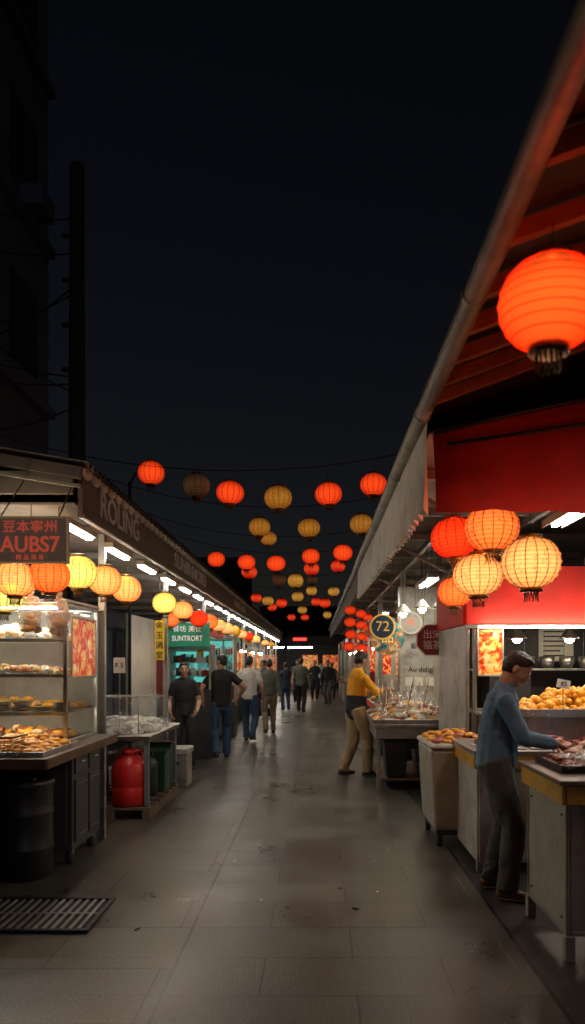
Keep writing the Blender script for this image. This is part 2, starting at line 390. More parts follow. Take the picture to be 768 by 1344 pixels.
# ------------------------------------------------------------------ lanterns
LM={}
def lantern_mesh(kind,mat,meridians,hh=.82):
    key=(kind,mat)
    if key in LM: return LM[key]
    b=B('tmp',0); prof=[]
    N=18
    t0=math.radians(16)
    for i in range(N+1):
        ph=t0+(math.pi-2*t0)*i/N; r=math.sin(ph)**.85; z=-hh*math.cos(ph)/math.cos(t0); prof.append((r,z))
    seg=48; vs=[];fs=[]
    for i,(r,z) in enumerate(prof):
        for k in range(seg):
            th=2*math.pi*k/seg; rr=r*(1+(.018*abs(math.sin(th*meridians/2)) if meridians else 0))
            if i not in(0,N): rr*=1+(.014 if i%2 else -.01)
            vs.append(V((rr*math.cos(th),rr*math.sin(th),z)))
    for i in range(N):
        for k in range(seg):
            k2=(k+1)%seg; fs.append([i*seg+k,i*seg+k2,(i+1)*seg+k2,(i+1)*seg+k])
    fs.append(list(range(seg))[::-1]); fs.append([N*seg+k for k in range(seg)])
    b.add('m',vs,fs,mat,True)
    for q in range(meridians):
        th=2*math.pi*q/meridians
        b.tube('m',[V((1.008*r*math.cos(th),1.008*r*math.sin(th),z)) for r,z in prof[::2]],.017,'lantern_wire',5)
    r0=prof[0][0]
    b.lathe('m',(0,0,hh),[(r0*1.15,-.02),(r0*1.2,.1),(r0*.95,.12),(r0*.4,.14)],'brass',20)
    b.lathe('m',(0,0,-hh),[(r0*.9,-.14),(r0*1.2,-.12),(r0*1.15,.02)],'brass',20)
    for q in range(14):
        th=2*math.pi*q/14; rr=r0*.75
        b.tube('m',[V((rr*math.cos(th),rr*math.sin(th),-hh-.13)),V((rr*.9*math.cos(th+.1),rr*.9*math.sin(th+.1),-hh-.3)),V((rr*.95*math.cos(th+.2),rr*.95*math.sin(th+.2),-hh-R(.42,.5)))],.02,'brass',4)
    b.tube('m',[V((0,0,hh+.1)),V((0,0,hh+.75))],.012,'cable',4)
    ob=b.done(); me=ob.data; me.transform(Matrix.Translation(ob.location)); bpy.data.objects.remove(ob); LM[key]=me; return me
PL={'lan_red':(1,.12,.04),'lan_red_big':(1,.16,.04),'lan_orange':(1,.42,.14),'lan_warm':(1,.62,.3),'lan_cream':(1,.6,.28),'lan_green':(1,.85,.4)}
def lantern(x,y,z,r,mat,meridians=16,hh=.82,name='paper_lantern',w=0):
    me=lantern_mesh('%d_%.2f'%(meridians,hh),mat,meridians,hh); ob=bpy.data.objects.new(name,me)
    ob.location=(x,y,z); ob.scale=(r,r,r*R(.95,1.05)); ob.rotation_euler=(R(-.06,.06),R(-.06,.06),R(0,6)); scene.collection.objects.link(ob)
    if w>0:
        li=bpy.data.lights.new('lantern_bulb','POINT'); li.energy=w; li.color=PL[mat]; li.shadow_soft_size=.05
        lo=bpy.data.objects.new('lantern_bulb',li); scene.collection.objects.link(lo); lo.parent=ob
    return ob
def cable(name,p1,p2,sag,r=.008,n=14):
    b=B(name,0); p1=V(p1);p2=V(p2)
    b.tube('c',[p1.lerp(p2,i/n)-V((0,0,sag*4*(i/n)*(1-i/n))) for i in range(n+1)],r,'cable',5); b.done()

rows=[(10.2,[(-2.29,4.24,'lan_red'),(-1.63,4.02,'lan_dim'),(-1.17,3.92,'lan_red'),(-.53,3.91,'lan_gold'),(.17,3.91,'lan_red'),(.79,4.05,'lan_red')],.19),
(12.6,[(-.97,3.93,'lan_gold'),(-.12,3.89,'lan_gold'),(.77,3.96,'lan_gold')],.19),
(15.0,[(-.96,4.1,'lan_gold')],.16),
(15.6,[(-2.12,3.79,'lan_red'),(-1.48,3.73,'lan_red'),(-.84,3.68,'lan_red'),(-.11,3.82,'lan_red'),(.56,3.89,'lan_red')],.19),
(18.,[(-1.63,3.81,'lan_red_f'),(-.11,3.88,'lan_red_f'),(.54,3.96,'lan_red_f'),(-.91,3.62,'lan_dim'),(-.5,3.59,'lan_gold_f')],.18),
(23.,[(-1.85,3.59,'lan_red_f'),(-1.49,3.5,'lan_gold_f'),(-1.07,3.44,'lan_red_f'),(-.57,3.63,'lan_gold_f'),(-.14,3.82,'lan_gold_f'),(.28,3.44,'lan_red_f'),(.55,3.8,'lan_gold_f'),(-.12,4.18,'lan_dim')],.17),
(27.,[(-1.6,3.6,'lan_red_f'),(-.5,3.5,'lan_gold_f'),(0,3.8,'lan_red_f')],.17),
(33.,[(-1.1,3.6,'lan_red_f'),(-.5,3.6,'lan_red_f'),(.5,3.7,'lan_gold_f')],.18)]
for y,ls,r in rows:
    for x,z,mt_ in ls: lantern(x,y+R(-.15,.15),z,r*R(.93,1.05),mt_,14,.84)
    if len(ls)>1: cable('lantern_cable',(-3.6 if y>10.3 else -4.4,y,4.75),(2.2,y,4.75),.5,.007)

for x,y,z,mt_,w in [(-2.12,5.22,2.2,'lan_warm',7),(-1.91,5.3,2.235,'lan_orange',7),(-1.84,5.72,2.31,'lan_green',8),(-1.85,6.48,2.33,'lan_warm',7),(-1.86,7.26,2.33,'lan_warm',7),(-1.84,8.97,2.33,'lan_green',7),(-1.85,10.25,2.33,'lan_warm',6),(-1.85,11.7,2.3,'lan_red',3),(-1.85,12.9,2.31,'lan_orange',5)]:
    lantern(x,y,z,.14,mt_,16,.86,w=w)
for y,mt_ in((14.2,'lan_warm_f'),(15.5,'lan_warm_f'),(17.,'lan_gold_f'),(18.5,'lan_warm_f'),(20.5,'lan_red_f'),(23,'lan_warm_f'),(27,'lan_warm_f'),(31,'lan_gold_f')): lantern(-1.86,y,2.31,.13,mt_,16,.86)
lantern(-2.26,5.35,2.09,.14,'lan_green',w=3); lantern(-2.2,11.2,2.25,.13,'lan_orange'); lantern(-2.2,12.9,2.0,.12,'lan_red')
lantern(.76,2.4,2.78,.165,'lan_red_big',0,.86,w=6)
for x,y,z,r,mt_,w in [(1.22,4.2,2.18,.165,'lan_cream',6),(1.09,4.98,2.2,.165,'lan_cream',6),(1.16,4.88,2.50,.175,'lan_orange',6),(.965,5.15,2.48,.163,'lan_red',7),(1.24,6.6,2.24,.15,'lan_orange',6),
    (1.95,3.2,2.5,.17,'lan_orange',9),(1.0,-1.4,2.75,.18,'lan_orange',5)]:  # these two hang out of view, added to light the near ground
    lantern(x,y,z,r,mt_,16,.84,w=w)
for i in range(4):
    for j,(yy,xx) in enumerate(((13.4,.62),(14.4,.86),(15.6,1.1))): lantern(xx+R(-.02,.02),yy,2.55-i*.22,.1,'lan_red' if j<2 else 'lan_red_f',12,.8)

# ------------------------------------------------------------------ left awning
a=B('market_awning',.004)
a.box('fascia',(-1.79,5.55,2.70),(-1.75,38,3.04),'fascia')
a.box('fascia_rail',(-1.749,5.55,2.70),(-1.735,38,2.73),'awning_grey')
def corrug(b,part,x0,z0,x1,z1,y0,y1,mat,pitch=.11,amp=.025):
    n=int((y1-y0)/pitch*6); vs=[];fs=[]
    for i in range(n+1):
        y=y0+(y1-y0)*i/n; dz=amp*math.cos(2*math.pi*y/pitch)
        vs+= [V((x0,y,z0+dz)),V((x1,y,z1+dz))]
    for i in range(n): fs.append([2*i,2*i+2,2*i+3,2*i+1])
    b.add(part,vs,fs,mat,True)
corrug(a,'roof',-1.66,3.06,-4.6,3.55,5.4,38,'awning_roof')
for i in range(150):
    y=5.5+i*.217
    v,f=ell_geo((-1.735,y+.1,3.05),(.035,.105,.06),seg=8,rn=6); a.add('scallops',v,f,'canvas_white',True)
a.box('end_panel',(-4.6,5.46,2.86),(-1.8,5.5,3.03),'awning_grey')
a.beam('end_panel',(-4.6,5.42,3.48),(-1.72,5.42,3.0),.05,.09,'awning_grey')
a.beam('end_panel',(-4.6,5.40,3.38),(-1.72,5.40,2.9),.02,.03,'gutter')
a.box('ceiling',(-4.6,5.52,2.79),(-1.8,38,2.81),'ceiling')
for y in np.arange(6.0,38,1.9): a.box('joists',(-4.5,y,2.72),(-1.8,y+.05,2.785),'galv')
for y in (6.75,9.6,12.9,16.5,20,24,28,32,36): a.box('posts',(-1.99,y,0),(-1.93,y+.06,2.785),'steel')
for y in np.arange(5.5,37,1.2):
    a.box('lamp_housings',(-1.93,y,2.655),(-1.84,y+.72,2.70),'white_paint')
    a.box('lamp_tubes',(-1.91,y+.04,2.63),(-1.86,y+.66,2.652),'tube')
a.text('fascia_letters','ROLING',.29,(-1.743,6.62,2.885),FR,'letter_grey',.006,sx=1.25)
a.text('fascia_letters_2','SUNIINMOREI',.25,(-1.743,10.4,2.87),FR,'letter_grey',.006,sx=1.7)
a.text('fascia_letters_3','DANG HON',.22,(-1.743,17,2.87),FR,'letter_grey',.006,sx=2)
a.done()
w=B('back_wall',0); w.box('w',(-4.75,7,0),(-4.62,38,3.3),'wall_dark')
for i in range(16):
    y=8+i*1.8; w.box('shutters',(-4.619,y,0.05),(-4.6,y+1.5,2.3),'facade' if i%3 else 'cabinet_grey')
    for k_ in range(9): w.box('shutter_ribs',(-4.599,y+.03,.25+k_*.22),(-4.59,y+1.47,.27+k_*.22),'dark_metal')
w.done()

s=B('sign_board',.004)
s.box('board',(-2.24,5.02,2.285),(-1.68,5.05,2.605),'sign_brown')
for lo,hi in(((-2.24,5.005,2.285),(-1.68,5.02,2.297)),((-2.24,5.005,2.593),(-1.68,5.02,2.605)),((-1.692,5.005,2.297),(-1.68,5.02,2.593)),((-2.24,5.005,2.297),(-2.228,5.02,2.593))): s.box('border',lo,hi,'sign_border')
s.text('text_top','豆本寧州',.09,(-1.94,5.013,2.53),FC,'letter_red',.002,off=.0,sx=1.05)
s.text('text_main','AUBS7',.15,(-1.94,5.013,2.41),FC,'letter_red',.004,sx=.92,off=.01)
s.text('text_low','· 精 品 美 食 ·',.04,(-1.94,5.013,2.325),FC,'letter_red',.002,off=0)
s.tube('wires',[V((-2.15,5.03,2.6)),V((-2.15,5.44,2.95))],.005,'cable'); s.tube('wires',[V((-1.75,5.03,2.6)),V((-1.8,5.44,2.9))],.005,'cable')
s.done()

# ------------------------------------------------------------------ left food cart
c=B('food_cart',.005)
c.box('counter',(-3.4,4.93,.93),(-1.8,6.66,.97),'counter_top')
c.box('counter_trim',(-3.4,4.915,.9),(-1.79,4.929,.972),'wood'); c.box('counter_trim',(-1.799,4.93,.9),(-1.785,6.66,.972),'wood')
c.box('cabinet',(-3.3,5.85,.12),(-1.93,6.6,.93),'cabinet_grey')
for y0,y1 in((5.9,6.22),(6.26,6.56)):
    c.box('doors',(-1.93,y0,.18),(-1.915,y1,.68),'cabinet_grey'); c.box('doors',(-1.93,y0,.72),(-1.915,y1,.88),'cabinet_grey')
    c.box('handles',(-1.915,(y0+y1)/2-.05,.8),(-1.9,(y0+y1)/2+.05,.812),'steel')
    c.box('door_frames',(-1.915,y0+.04,.22),(-1.908,y1-.04,.225),'galv'); c.box('door_frames',(-1.915,y0+.04,.635),(-1.908,y1-.04,.64),'galv')
c.box('doors',(-2.6,5.835,.18),(-1.97,5.85,.88),'cabinet_grey')
for x in(-1.98,-3.2):
    for y in(5.95,6.5):
        c.cyl('wheels',(x-.02,y,.06),(x+.02,y,.06),.06,'rubber'); c.box('casters',(x-.03,y-.02,.08),(x+.03,y+.02,.125),'galv')
c.box('legs',(-3.3,4.98,0),(-3.25,5.03,.93),'steel')
c.done()
d=B('plastic_drum',0)
d.lathe('drum',(-2.2,5.6,0),[(.185,0),(.2,.015),(.2,.2),(.207,.215),(.207,.235),(.2,.25),(.2,.46),(.207,.475),(.207,.495),(.2,.51),(.2,.68),(.21,.69),(.21,.72),(.19,.735),(.18,.72)],'black_plastic',40)
d.cyl('cap',(-2.13,5.55,.72),(-2.13,5.55,.745),.03,'black_plastic'); d.done()
k=B('glass_display_case',.003)
X0,X1,Y0,Y1=-3.15,-1.97,5.82,6.62
for x in(X0,X1):
    for y in(Y0,Y1): k.box('frame',(x-.015,y-.015,.97),(x+.015,y+.015,2.08),'steel')
for z in(.985,2.07):
    for y in(Y0,Y1): k.box('frame',(X0+.016,y-.013,z-.013),(X1-.016,y+.013,z+.013),'steel')
    for x in(X0,X1): k.box('frame',(x-.013,Y0+.016,z-.013),(x+.013,Y1-.016,z+.013),'steel')
for z in(1.22,1.52,1.80):
    k.box('shelves',(X0+.02,Y0+.02,z-.012),(X1-.02,Y1-.02,z),'tray'); k.box('frame',(X0+.016,Y0-.016,z-.026),(X1-.016,Y0-.002,z+.005),'steel')
    k.box('shelf_leds',(X0+.1,Y0+.05,z-.022),(X1-.1,Y0+.058,z-.013),'tube_dim')
k.box('back_panel',(X0,Y1+.0165,.97),(X1,Y1+.03,2.08),'cream_wall')
k.box('roof',(X0-.02,Y0-.02,2.086),(X1+.02,Y1+.03,2.11),'galv')
k.box('glass',(X1-.003,Y0+.016,1.0),(X1+.001,Y1-.016,2.055),'glass')
k.box('lamp',(X0+.1,Y0+.06,2.04),(X1-.1,Y0+.1,2.055),'tube')
k.box('poster',(-1.962,5.93,1.5),(-1.957,6.55,1.97),'poster_food')
for lo,hi in(((-1.962,5.91,1.48),(-1.95,5.93,1.99)),((-1.962,6.55,1.48),(-1.95,6.57,1.99)),((-1.962,5.93,1.48),(-1.95,6.55,1.5)),((-1.962,5.93,1.97),(-1.95,6.55,1.99))): k.box('poster_frame',lo,hi,'white_paint')
for i in range(7):
    nn=random.randint(3,7)
    for t in range(nn):
        x=X0+.14+i*.16; k.lathe('plates',(x+R(-.004,.004),Y0+.15,1.222+t*.013),[(.035,0),(.075,.008),(.078,.011),(.03,.004)],'cart_white' if t<nn-1 else 'bread',16)
k.heap('pastries',X0+.06,X1-.06,Y0+.3,Y1-.1,1.22,.07,60,.04,['bread','fried'],1.3)
for i in range(5):
    x=X0+.15+i*.22; k.box('food_trays',(x-.1,Y0+.05,1.521),(x+.1,Y0+.35,1.535),'tray')
k.heap('buns',X0+.06,X1-.06,Y0+.06,Y0+.5,1.53,.04,90,.032,['bread','rice_white','bread','meat'],1.4)
k.heap('top_buns',X0+.06,X1-.06,Y0+.06,Y0+.6,1.8,.09,80,.045,['bread','rice_white','bread'],1.2)
k.heap('bottom_food',X0+.06,X1-.06,Y0+.06,Y0+.6,.99,.07,80,.04,['fried','bread','meat'],1.2)
k.done()
t=B('fried_food_tray',.002)
t.box('tray',(-2.42,5.02,.973),(-1.86,5.76,.985),'tray')
for lo,hi in(((-2.42,5.01,.973),(-1.86,5.02,1.005)),((-1.86,5.01,.973),(-1.85,5.77,1.005)),((-2.42,5.76,.973),(-1.86,5.77,1.005))): t.box('rim',lo,hi,'tray')
t.heap('fritters',-2.38,-1.9,5.06,5.74,.985,.085,240,.027,['fried','orange_food','orange_food'],1.5)
t.done()
t=B('wire_basket',0)
for i in range(9):
    z=.975+i*.016; o_=.008*i
    t.tube('rings',[V((-2.62-o_,4.96,z)),V((-2.1+o_,4.96,z))],.003,'dark_metal',5)
    t.tube('rings',[V((-2.1+o_,4.96,z)),V((-2.1+o_,5.2,z))],.003,'dark_metal',5)
for i in range(22): t.tube('wires',[V((-2.62+i*.0247,4.96,.972)),V((-2.64+i*.0265,4.955,1.11))],.002,'dark_metal',4)
t.tube('rim',[V((-2.7,4.955,1.11)),V((-2.03,4.955,1.11)),V((-2.03,5.2,1.11))],.006,'dark_metal',6)
t.done()
for x,y,z in((-2.1,5.45,2.12),(-1.93,5.55,2.1)):
    b=B('hanging_food_bag',0)
    vs,fs=ell_geo((x,y,z-.17),(.085,.07,.15),seg=24,rn=16)
    vs=[q+(q-V((x,y,z-.17)))*noise.noise(q*14)*.35 for q in vs]; b.add('bag',vs,fs,'plastic_bag',True)
    b.heap('buns',x-.05,x+.05,y-.04,y+.04,z-.29,.13,22,.028,['bread','rice_white'])
    b.cyl('neck',(x,y,z-.05),(x,y,z+.04),.012,'plastic_bag',8,.03); b.tube('string',[V((x,y,z+.03)),V((x,y,2.78))],.003,'cable',4); b.done()
b=B('added_fill_bulbs',0)  # out-of-view bulbs added to brighten the stall food
for x,y in((-2.9,5.7),(-2.5,5.7),(-2.25,5.15)): 
    b.lathe('bulb',(x,y,2.45),[(.01,-.06),(.035,-.04),(.04,0),(.02,.05)],'bulb',14); b.tube('cord',[V((x,y,2.5)),V((x,y,2.9))],.004,'cable',4)
b.done()

# ------------------------------------------------------------------ left stall 2
t=B('packing_table',.004)
t.box('top',(-3.0,7.55,.81),(-1.7,9.15,.85),'counter_top')
for x in(-2.95,-1.77):
    for y in(7.6,9.06): t.box('legs',(x,y,.13),(x+.05,y+.05,.81),'galv')
t.box('shelf',(-2.98,7.58,.5),(-2.2,9.1,.52),'wood')
t.sheet('cloth',-3.02,-1.68,7.53,9.17,lambda u,v:.856+.012*noise.noise(V((u*6,v*6,0))),'canvas_white',20,20)
t.heap('packages',-2.9,-1.78,7.62,9.05,.86,.1,170,.06,['paper','rice_white','plastic_bag'],1.5)
t.done()
t=B('plastic_cover',0)
def sheetpoly(b,part,A,Bq,C,D,n,amp,mat):
    A,Bq,C,D=map(V,(A,Bq,C,D)); nn=(Bq-A).cross(D-A).normalized(); vs=[]
    for j in range(n+1):
        for i in range(n+1):
            u=i/n;v=j/n; q=A.lerp(Bq,u).lerp(D.lerp(C,u),v); vs.append(q+nn*amp*noise.noise(q*5)+nn*amp*.5*noise.noise(q*13))
    b.add(part,vs,[[j*(n+1)+i,j*(n+1)+i+1,(j+1)*(n+1)+i+1,(j+1)*(n+1)+i] for j in range(n) for i in range(n)],mat,True)
sheetpoly(t,'front',(-2.95,7.6,.87),(-1.74,7.6,.87),(-1.85,7.7,1.26),(-2.9,7.7,1.26),20,.04,'plastic_sheet')
sheetpoly(t,'side',(-1.74,7.6,.87),(-1.74,9.1,.87),(-1.86,9.0,1.2),(-1.85,7.7,1.26),20,.04,'plastic_sheet')
sheetpoly(t,'top',(-2.9,7.7,1.26),(-1.85,7.7,1.26),(-1.86,9.0,1.2),(-2.9,9.0,1.2),20,.04,'plastic_sheet')
for p1,p2 in(((-1.85,7.7,1.26),(-2.9,7.7,1.26)),((-1.85,7.7,1.26),(-1.86,9.0,1.2)),((-1.85,7.7,.86),(-1.85,7.7,1.26)),((-2.9,7.7,.86),(-2.9,7.7,1.26))): t.tube('hoops',[V(p1),V(p2)],.008,'steel',8)
t.done()
t=B('wooden_pallet',.003)
for i in range(7): t.box('slats',(-2.6,7.55+i*.24,.1),(-1.7,7.55+i*.24+.16,.125),'pallet_wood')
for x in(-2.58,-2.15,-1.78): t.box('bearers',(x,7.55,0),(x+.08,9.15,.1),'pallet_wood')
t.done()
def jerry(x,y,z,w,h,mat,name):
    b=B(name,0); 
    b.lathe('body',(x,y,z),[(w*.42,0),(w*.5,.03),(w*.5,h*.32),(w*.485,h*.34),(w*.5,h*.37),(w*.5,h*.66),(w*.485,h*.68),(w*.48,h*.72),(w*.4,h*.83),(w*.2,h*.9),(w*.2,h*.93)],mat,32)
    b.lathe('cap',(x,y,z),[(w*.24,h*.92),(w*.24,h),(w*.2,h*1.01)],'black_plastic' if mat!='red_plastic' else 'red_plastic',20)
    b.tube('handle',[V((x-w*.38,y,z+h*.8)),V((x-w*.3,y,z+h*.97)),V((x+w*.3,y,z+h*.97)),V((x+w*.38,y,z+h*.8))],.014,mat,8)
    b.done()
jerry(-1.94,7.72,.127,.38,.58,'red_plastic','red_gas_canister')
jerry(-1.93,8.24,.127,.32,.5,'black_plastic','black_container')
jerry(-2.4,7.9,.127,.36,.5,'black_plastic','black_container')
t=B('storage_crate',.01); t.box('body',(-2.05,8.5,.127),(-1.74,8.84,.55),'green_plastic'); t.box('lid',(-2.07,8.48,.551),(-1.72,8.86,.59),'green_plastic')
for z in(.25,.4): t.box('ribs',(-1.74,8.52,z),(-1.73,8.82,z+.02),'green_plastic')
t.done()
t=B('storage_crate',.01); t.box('body',(-2.05,8.92,.127),(-1.75,9.12,.62),'green_plastic'); t.box('lid',(-2.07,8.9,.621),(-1.73,9.14,.65),'black_plastic'); t.done()
t=B('cooler_box',.015); t.box('body',(-2.0,9.5,0),(-1.66,9.9,.42),'cart_white'); t.box('lid',(-2.02,9.48,.421),(-1.64,9.92,.5),'white_paint'); t.box('handle',(-1.9,9.46,.3),(-1.75,9.479,.33),'dark_metal'); t.done()
t=B('price_sign',.002); t.box('stick',(-2.045,7.68,.86),(-2.035,7.69,1.5),'steel'); t.box('card',(-2.1,7.665,1.5),(-1.98,7.678,1.66),'paper'); t.text('t','$ 5',.07,(-2.04,7.66,1.58),FC,'letter_dark',.001); t.done()
for y,x in((9.35,-1.98),(12.5,-1.96)):
    t=B('vertical_banner_sign',.003); t.box('board',(x-.06,y,1.64),(x+.06,y+.02,2.14),'sign_yellow')
    for i,ch in enumerate('金玉满堂'): t.text('c%d'%i,ch,.1,(x,y-.004,2.07-i*.125),FC,'letter_dark',.001)
    t.tube('hook',[V((x,y+.01,2.14)),V((x,y+.01,2.78))],.004,'cable',4); t.done()
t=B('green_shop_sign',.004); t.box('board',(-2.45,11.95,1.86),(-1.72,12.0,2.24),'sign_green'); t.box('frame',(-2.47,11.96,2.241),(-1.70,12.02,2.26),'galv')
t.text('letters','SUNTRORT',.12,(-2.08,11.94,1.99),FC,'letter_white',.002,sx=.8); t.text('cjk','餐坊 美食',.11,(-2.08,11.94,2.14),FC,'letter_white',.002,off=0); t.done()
def fridge(x0,x1,y,z0,z1,d=.6):
    b=B('display_fridge',.006); b.box('body',(x0,y+.05,0),(x1,y+d,z0),'cabinet_grey'); b.box('shell',(x0,y+d-.04,z0+.001),(x1,y+d,z1),'white_paint'); b.box('top',(x0,y,z1+.001),(x1,y+d,z1+.08),'galv')
    b.box('side',(x0,y+.01,z0+.001),(x0+.03,y+d-.041,z1),'white_paint'); b.box('side',(x1-.03,y+.01,z0+.001),(x1,y+d-.041,z1),'white_paint')
    b.box('light_panel',(x0+.04,y+d-.07,z0+.03),(x1-.04,y+d-.05,z1-.03),'teal_light')
    b.box('posters',(x0+.1,y+d-.1,z0+.1),(x0+(x1-x0)*.5,y+d-.09,z1-.08),'poster_teal'); b.box('posters',(x0+(x1-x0)*.58,y+d-.1,z0+.2),(x1-.1,y+d-.09,z1-.15),'poster_teal')
    b.box('glass',(x0+.03,y+.02,z0+.01),(x1-.03,y+.03,z1-.01),'glass')
    for q in(.33,.66): b.box('shelf',(x0+.03,y+.1,z0+(z1-z0)*q),(x1-.03,y+d-.12,z0+(z1-z0)*q+.01),'steel')
    for i in range(14): 
        q=x0+.08+(x1-x0-.16)*i/13
        for zz in(z0+.005,z0+(z1-z0)*.33+.012,z0+(z1-z0)*.66+.012): b.cyl('drinks',(q,y+.2,zz),(q,y+.2,zz+R(.08,.15)),.022,random.choice(['red_plastic','paper','green_plastic','sign_blue']),8)
    b.done()
fridge(-2.45,-1.74,12.2,1.15,1.82); fridge(-2.6,-1.75,15.8,1.1,2.1)

def stall(side,y0,y1,xi,accent,light='bulb',boards=True):
    b=B('market_stall',.004); s_=side
    def bx(p,xa,xb,ya,yb,za,zb,m):
        lo=min(s_*xa,s_*xb);hi=max(s_*xa,s_*xb); b.box(p,(lo,ya,za),(hi,yb,zb),m)
    bx('counter_base',xi+.06,xi+.8,y0+.05,y1-.05,.06,.84,random.choice(['cabinet_grey','wood','cart_white','dark_metal']))
    bx('counter_top',xi,xi+.85,y0,y1,.841,.88,'counter_top')
    bx('trim',xi-.012,xi-.001,y0,y1,.78,.885,accent)
    for ya in(y0+.02,y1-.06): bx('posts',xi+.03,xi+.07,ya,ya+.04,.881,2.45,'steel')
    bx('header',xi+.03,xi+.07,y0,y1,2.1,2.4,accent) if boards else None
    bx('back',xi+1.5,xi+1.55,y0,y1,.3,2.5,'cream_wall')
    bx('partition',xi+.5,xi+1.5,y1-.03,y1,.881,2.5,random.choice(['cream_wall','wall_dark','sign_maroon']))
    bx('poster',xi+.6,xi+1.1,y1-.045,y1-.035,1.3,2.0,random.choice(['poster_food','poster_food2','sign_yellow']))
    n=int((y1-y0)/.45)
    for i in range(n):
        ya=y0+.1+i*.45; xa=s_*(xi+.08); xb=s_*(xi+.7)
        b.heap('food',min(xa,xb),max(xa,xb),ya,ya+.35,.885,.09,22,.05,[random.choice(['fried','sausage','bread','greens','meat','orange_food'])],1.3)
    for i in range(2):
        ya=y0+(y1-y0)*(i+.5)/2
        b.lathe('lamp_shade',(s_*(xi+.55),ya,2.02),[(.13,-.02),(.12,0),(.05,.07),(.02,.09)],'dark_metal',16)
        b.lathe('lamp_bulb',(s_*(xi+.55),ya,2.0),[(.02,-.07),(.045,-.04),(.04,0)],light,12)
        b.tube('lamp_cord',[V((s_*(xi+.55),ya,2.1)),V((s_*(xi+.55),ya,2.75))],.004,'cable',4)
    b.done()
for i,y in enumerate((13.6,17.0,20.4,24,28,32)): stall(-1,y,y+2.4,1.95,['sign_red','sign_green','yellow_paint','sign_blue','sign_maroon'][i%5])
for i,y in enumerate((12.2,16.2,19.8,23.6,27.6,31.6)): stall(1,y,y+2.6,1.0,['canvas_red','sign_yellow','sign_red','sign_blue','canvas_red','wood'][i%6])

# ------------------------------------------------------------------ right awning
a=B('canopy_roof',.003)
XE,ZE=.68,3.2; SL=.37
def rz(x): return ZE+.02+(x-XE)*SL
pts=[V((XE,y,ZE+.012*math.sin(y*1.3))) for y in np.arange(-2,38,.8)]
a.tube('gutter',pts,.05,'gutter',12)
for y in np.arange(-1.5,37,1.55): a.cyl('gutter_brackets',(XE,y,ZE),(XE,y+.04,ZE),.058,'galv',12)
a.add('roof_sheet',[V((XE,-2,rz(XE)+.03)),V((3.6,-2,rz(3.6)+.03)),V((3.6,38,rz(3.6)+.03)),V((XE,38,rz(XE)+.03)),
   V((XE,-2,rz(XE)+.05)),V((3.6,-2,rz(3.6)+.05)),V((3.6,38,rz(3.6)+.05)),V((XE,38,rz(XE)+.05))],[[0,3,2,1],[4,5,6,7],[0,1,5,4],[1,2,6,5],[2,3,7,6],[3,0,4,7]],'awning_roof')
for y in (-1.0,-.4,.2,.8,1.4,1.85,2.3,2.75,3.15,3.5,3.85,4.15,4.45): a.beam('rafters',(XE+.03,y,rz(XE+.03)-.03),(3.6,y,rz(3.6)-.03),.045,.07,'rafter_wood')
for x in(1.8,2.6): a.beam('purlins',(x,-2,rz(x)-.085),(x,4.6,rz(x)-.085),.05,.03,'rafter_wood')
a.box('ceiling',(XE+.05,4.75,3.08),(3.6,38,3.1),'ceiling')
for y in np.arange(5.6,38,1.4): a.box('joists',(XE+.06,y,3.0),(3.5,y+.05,3.075),'galv')
for x in (1.25,2.0): a.box('joists',(x,4.8,2.93),(x+.05,37,2.995),'galv')
for x,y in((1.55,8.32),(1.3,11.4),(1.3,15.4),(1.3,19.4),(1.3,23),(1.3,27),(1.3,31),(3.3,4.6),(3.3,1.0)): a.box('posts',(x,y,0),(x+.09,y+.09,3.07),'white_paint')
for y in(6.0,8.3,11.4): a.beam('braces',(XE+.05,y,3.03),(1.6,y,2.55),.03,.03,'galv')
def pleat(p0,p1,zt,zb,mat,amp=.018,pitch=.12,part='side_flap',scal=.03):
    p0=V(p0);p1=V(p1); L=(p1-p0).length; n=int(L/pitch*8); T=(p1-p0)/L; N=V((-T.y,T.x,0)); vs=[];fs=[]
    for i in range(n+1):
        q=p0+T*(L*i/n); ph=2*math.pi*L*i/n/pitch; u=i/n
        zt_=zt(u) if callable(zt) else zt; zb_=(zb(u) if callable(zb) else zb)-scal*abs(math.sin(ph/2))
        for k in range(5):
            f=k/4; vs.append(V((q.x,q.y,0))+N*(amp*math.cos(ph)*f+.02*noise.noise(V((u*9,f,0)))*f)+V((0,0,zt_*(1-f)+zb_*f)))
    for i in range(n):
        for k in range(4): fs.append([i*5+k,(i+1)*5+k,(i+1)*5+k+1,i*5+k+1])
    a.add(part,vs,fs,mat,True)
pleat((.71,4.72,0),(.71,12.5,0),3.17,lambda u:2.6+.1*u,'canvas_white',.024,.2)
pleat((.71,12.6,0),(.71,37,0),3.17,2.8,'awning_grey',.015,.2)
a.done()
a=B('red_awning',0)
n=40; vs=[]
for i in range(n+1):
    u=i/n; x=.74+(3.5-.74)*u
    zt=3.06+.26*min(1,u*2.4)+.0*u; zb=2.545+.05*math.sin(u*9)*.3-.02*abs(math.sin(u*24))
    for k in range(9):
        f=k/8; z=zt*(1-f)+zb*f; vs.append(V((x,4.68-.16*math.sin(f*1.57)*.8+.06*noise.noise(V((x*2.5,z*1.6,1))),z)))
a.add('valance',vs,[[i*9+k,(i+1)*9+k,(i+1)*9+k+1,i*9+k+1] for i in range(n) for k in range(8)],'canvas_red',True)
a.tube('pole',[V((.74,4.66,3.06)),V((1.2,4.66,3.17)),V((1.9,4.66,3.32)),V((3.5,4.66,3.34))],.018,'dark_metal',8)
a.tube('lower_rod',[V((.8,4.53,2.95)),V((2.0,4.5,3.12)),V((3.4,4.5,3.14))],.012,'dark_metal',8)
a.done()
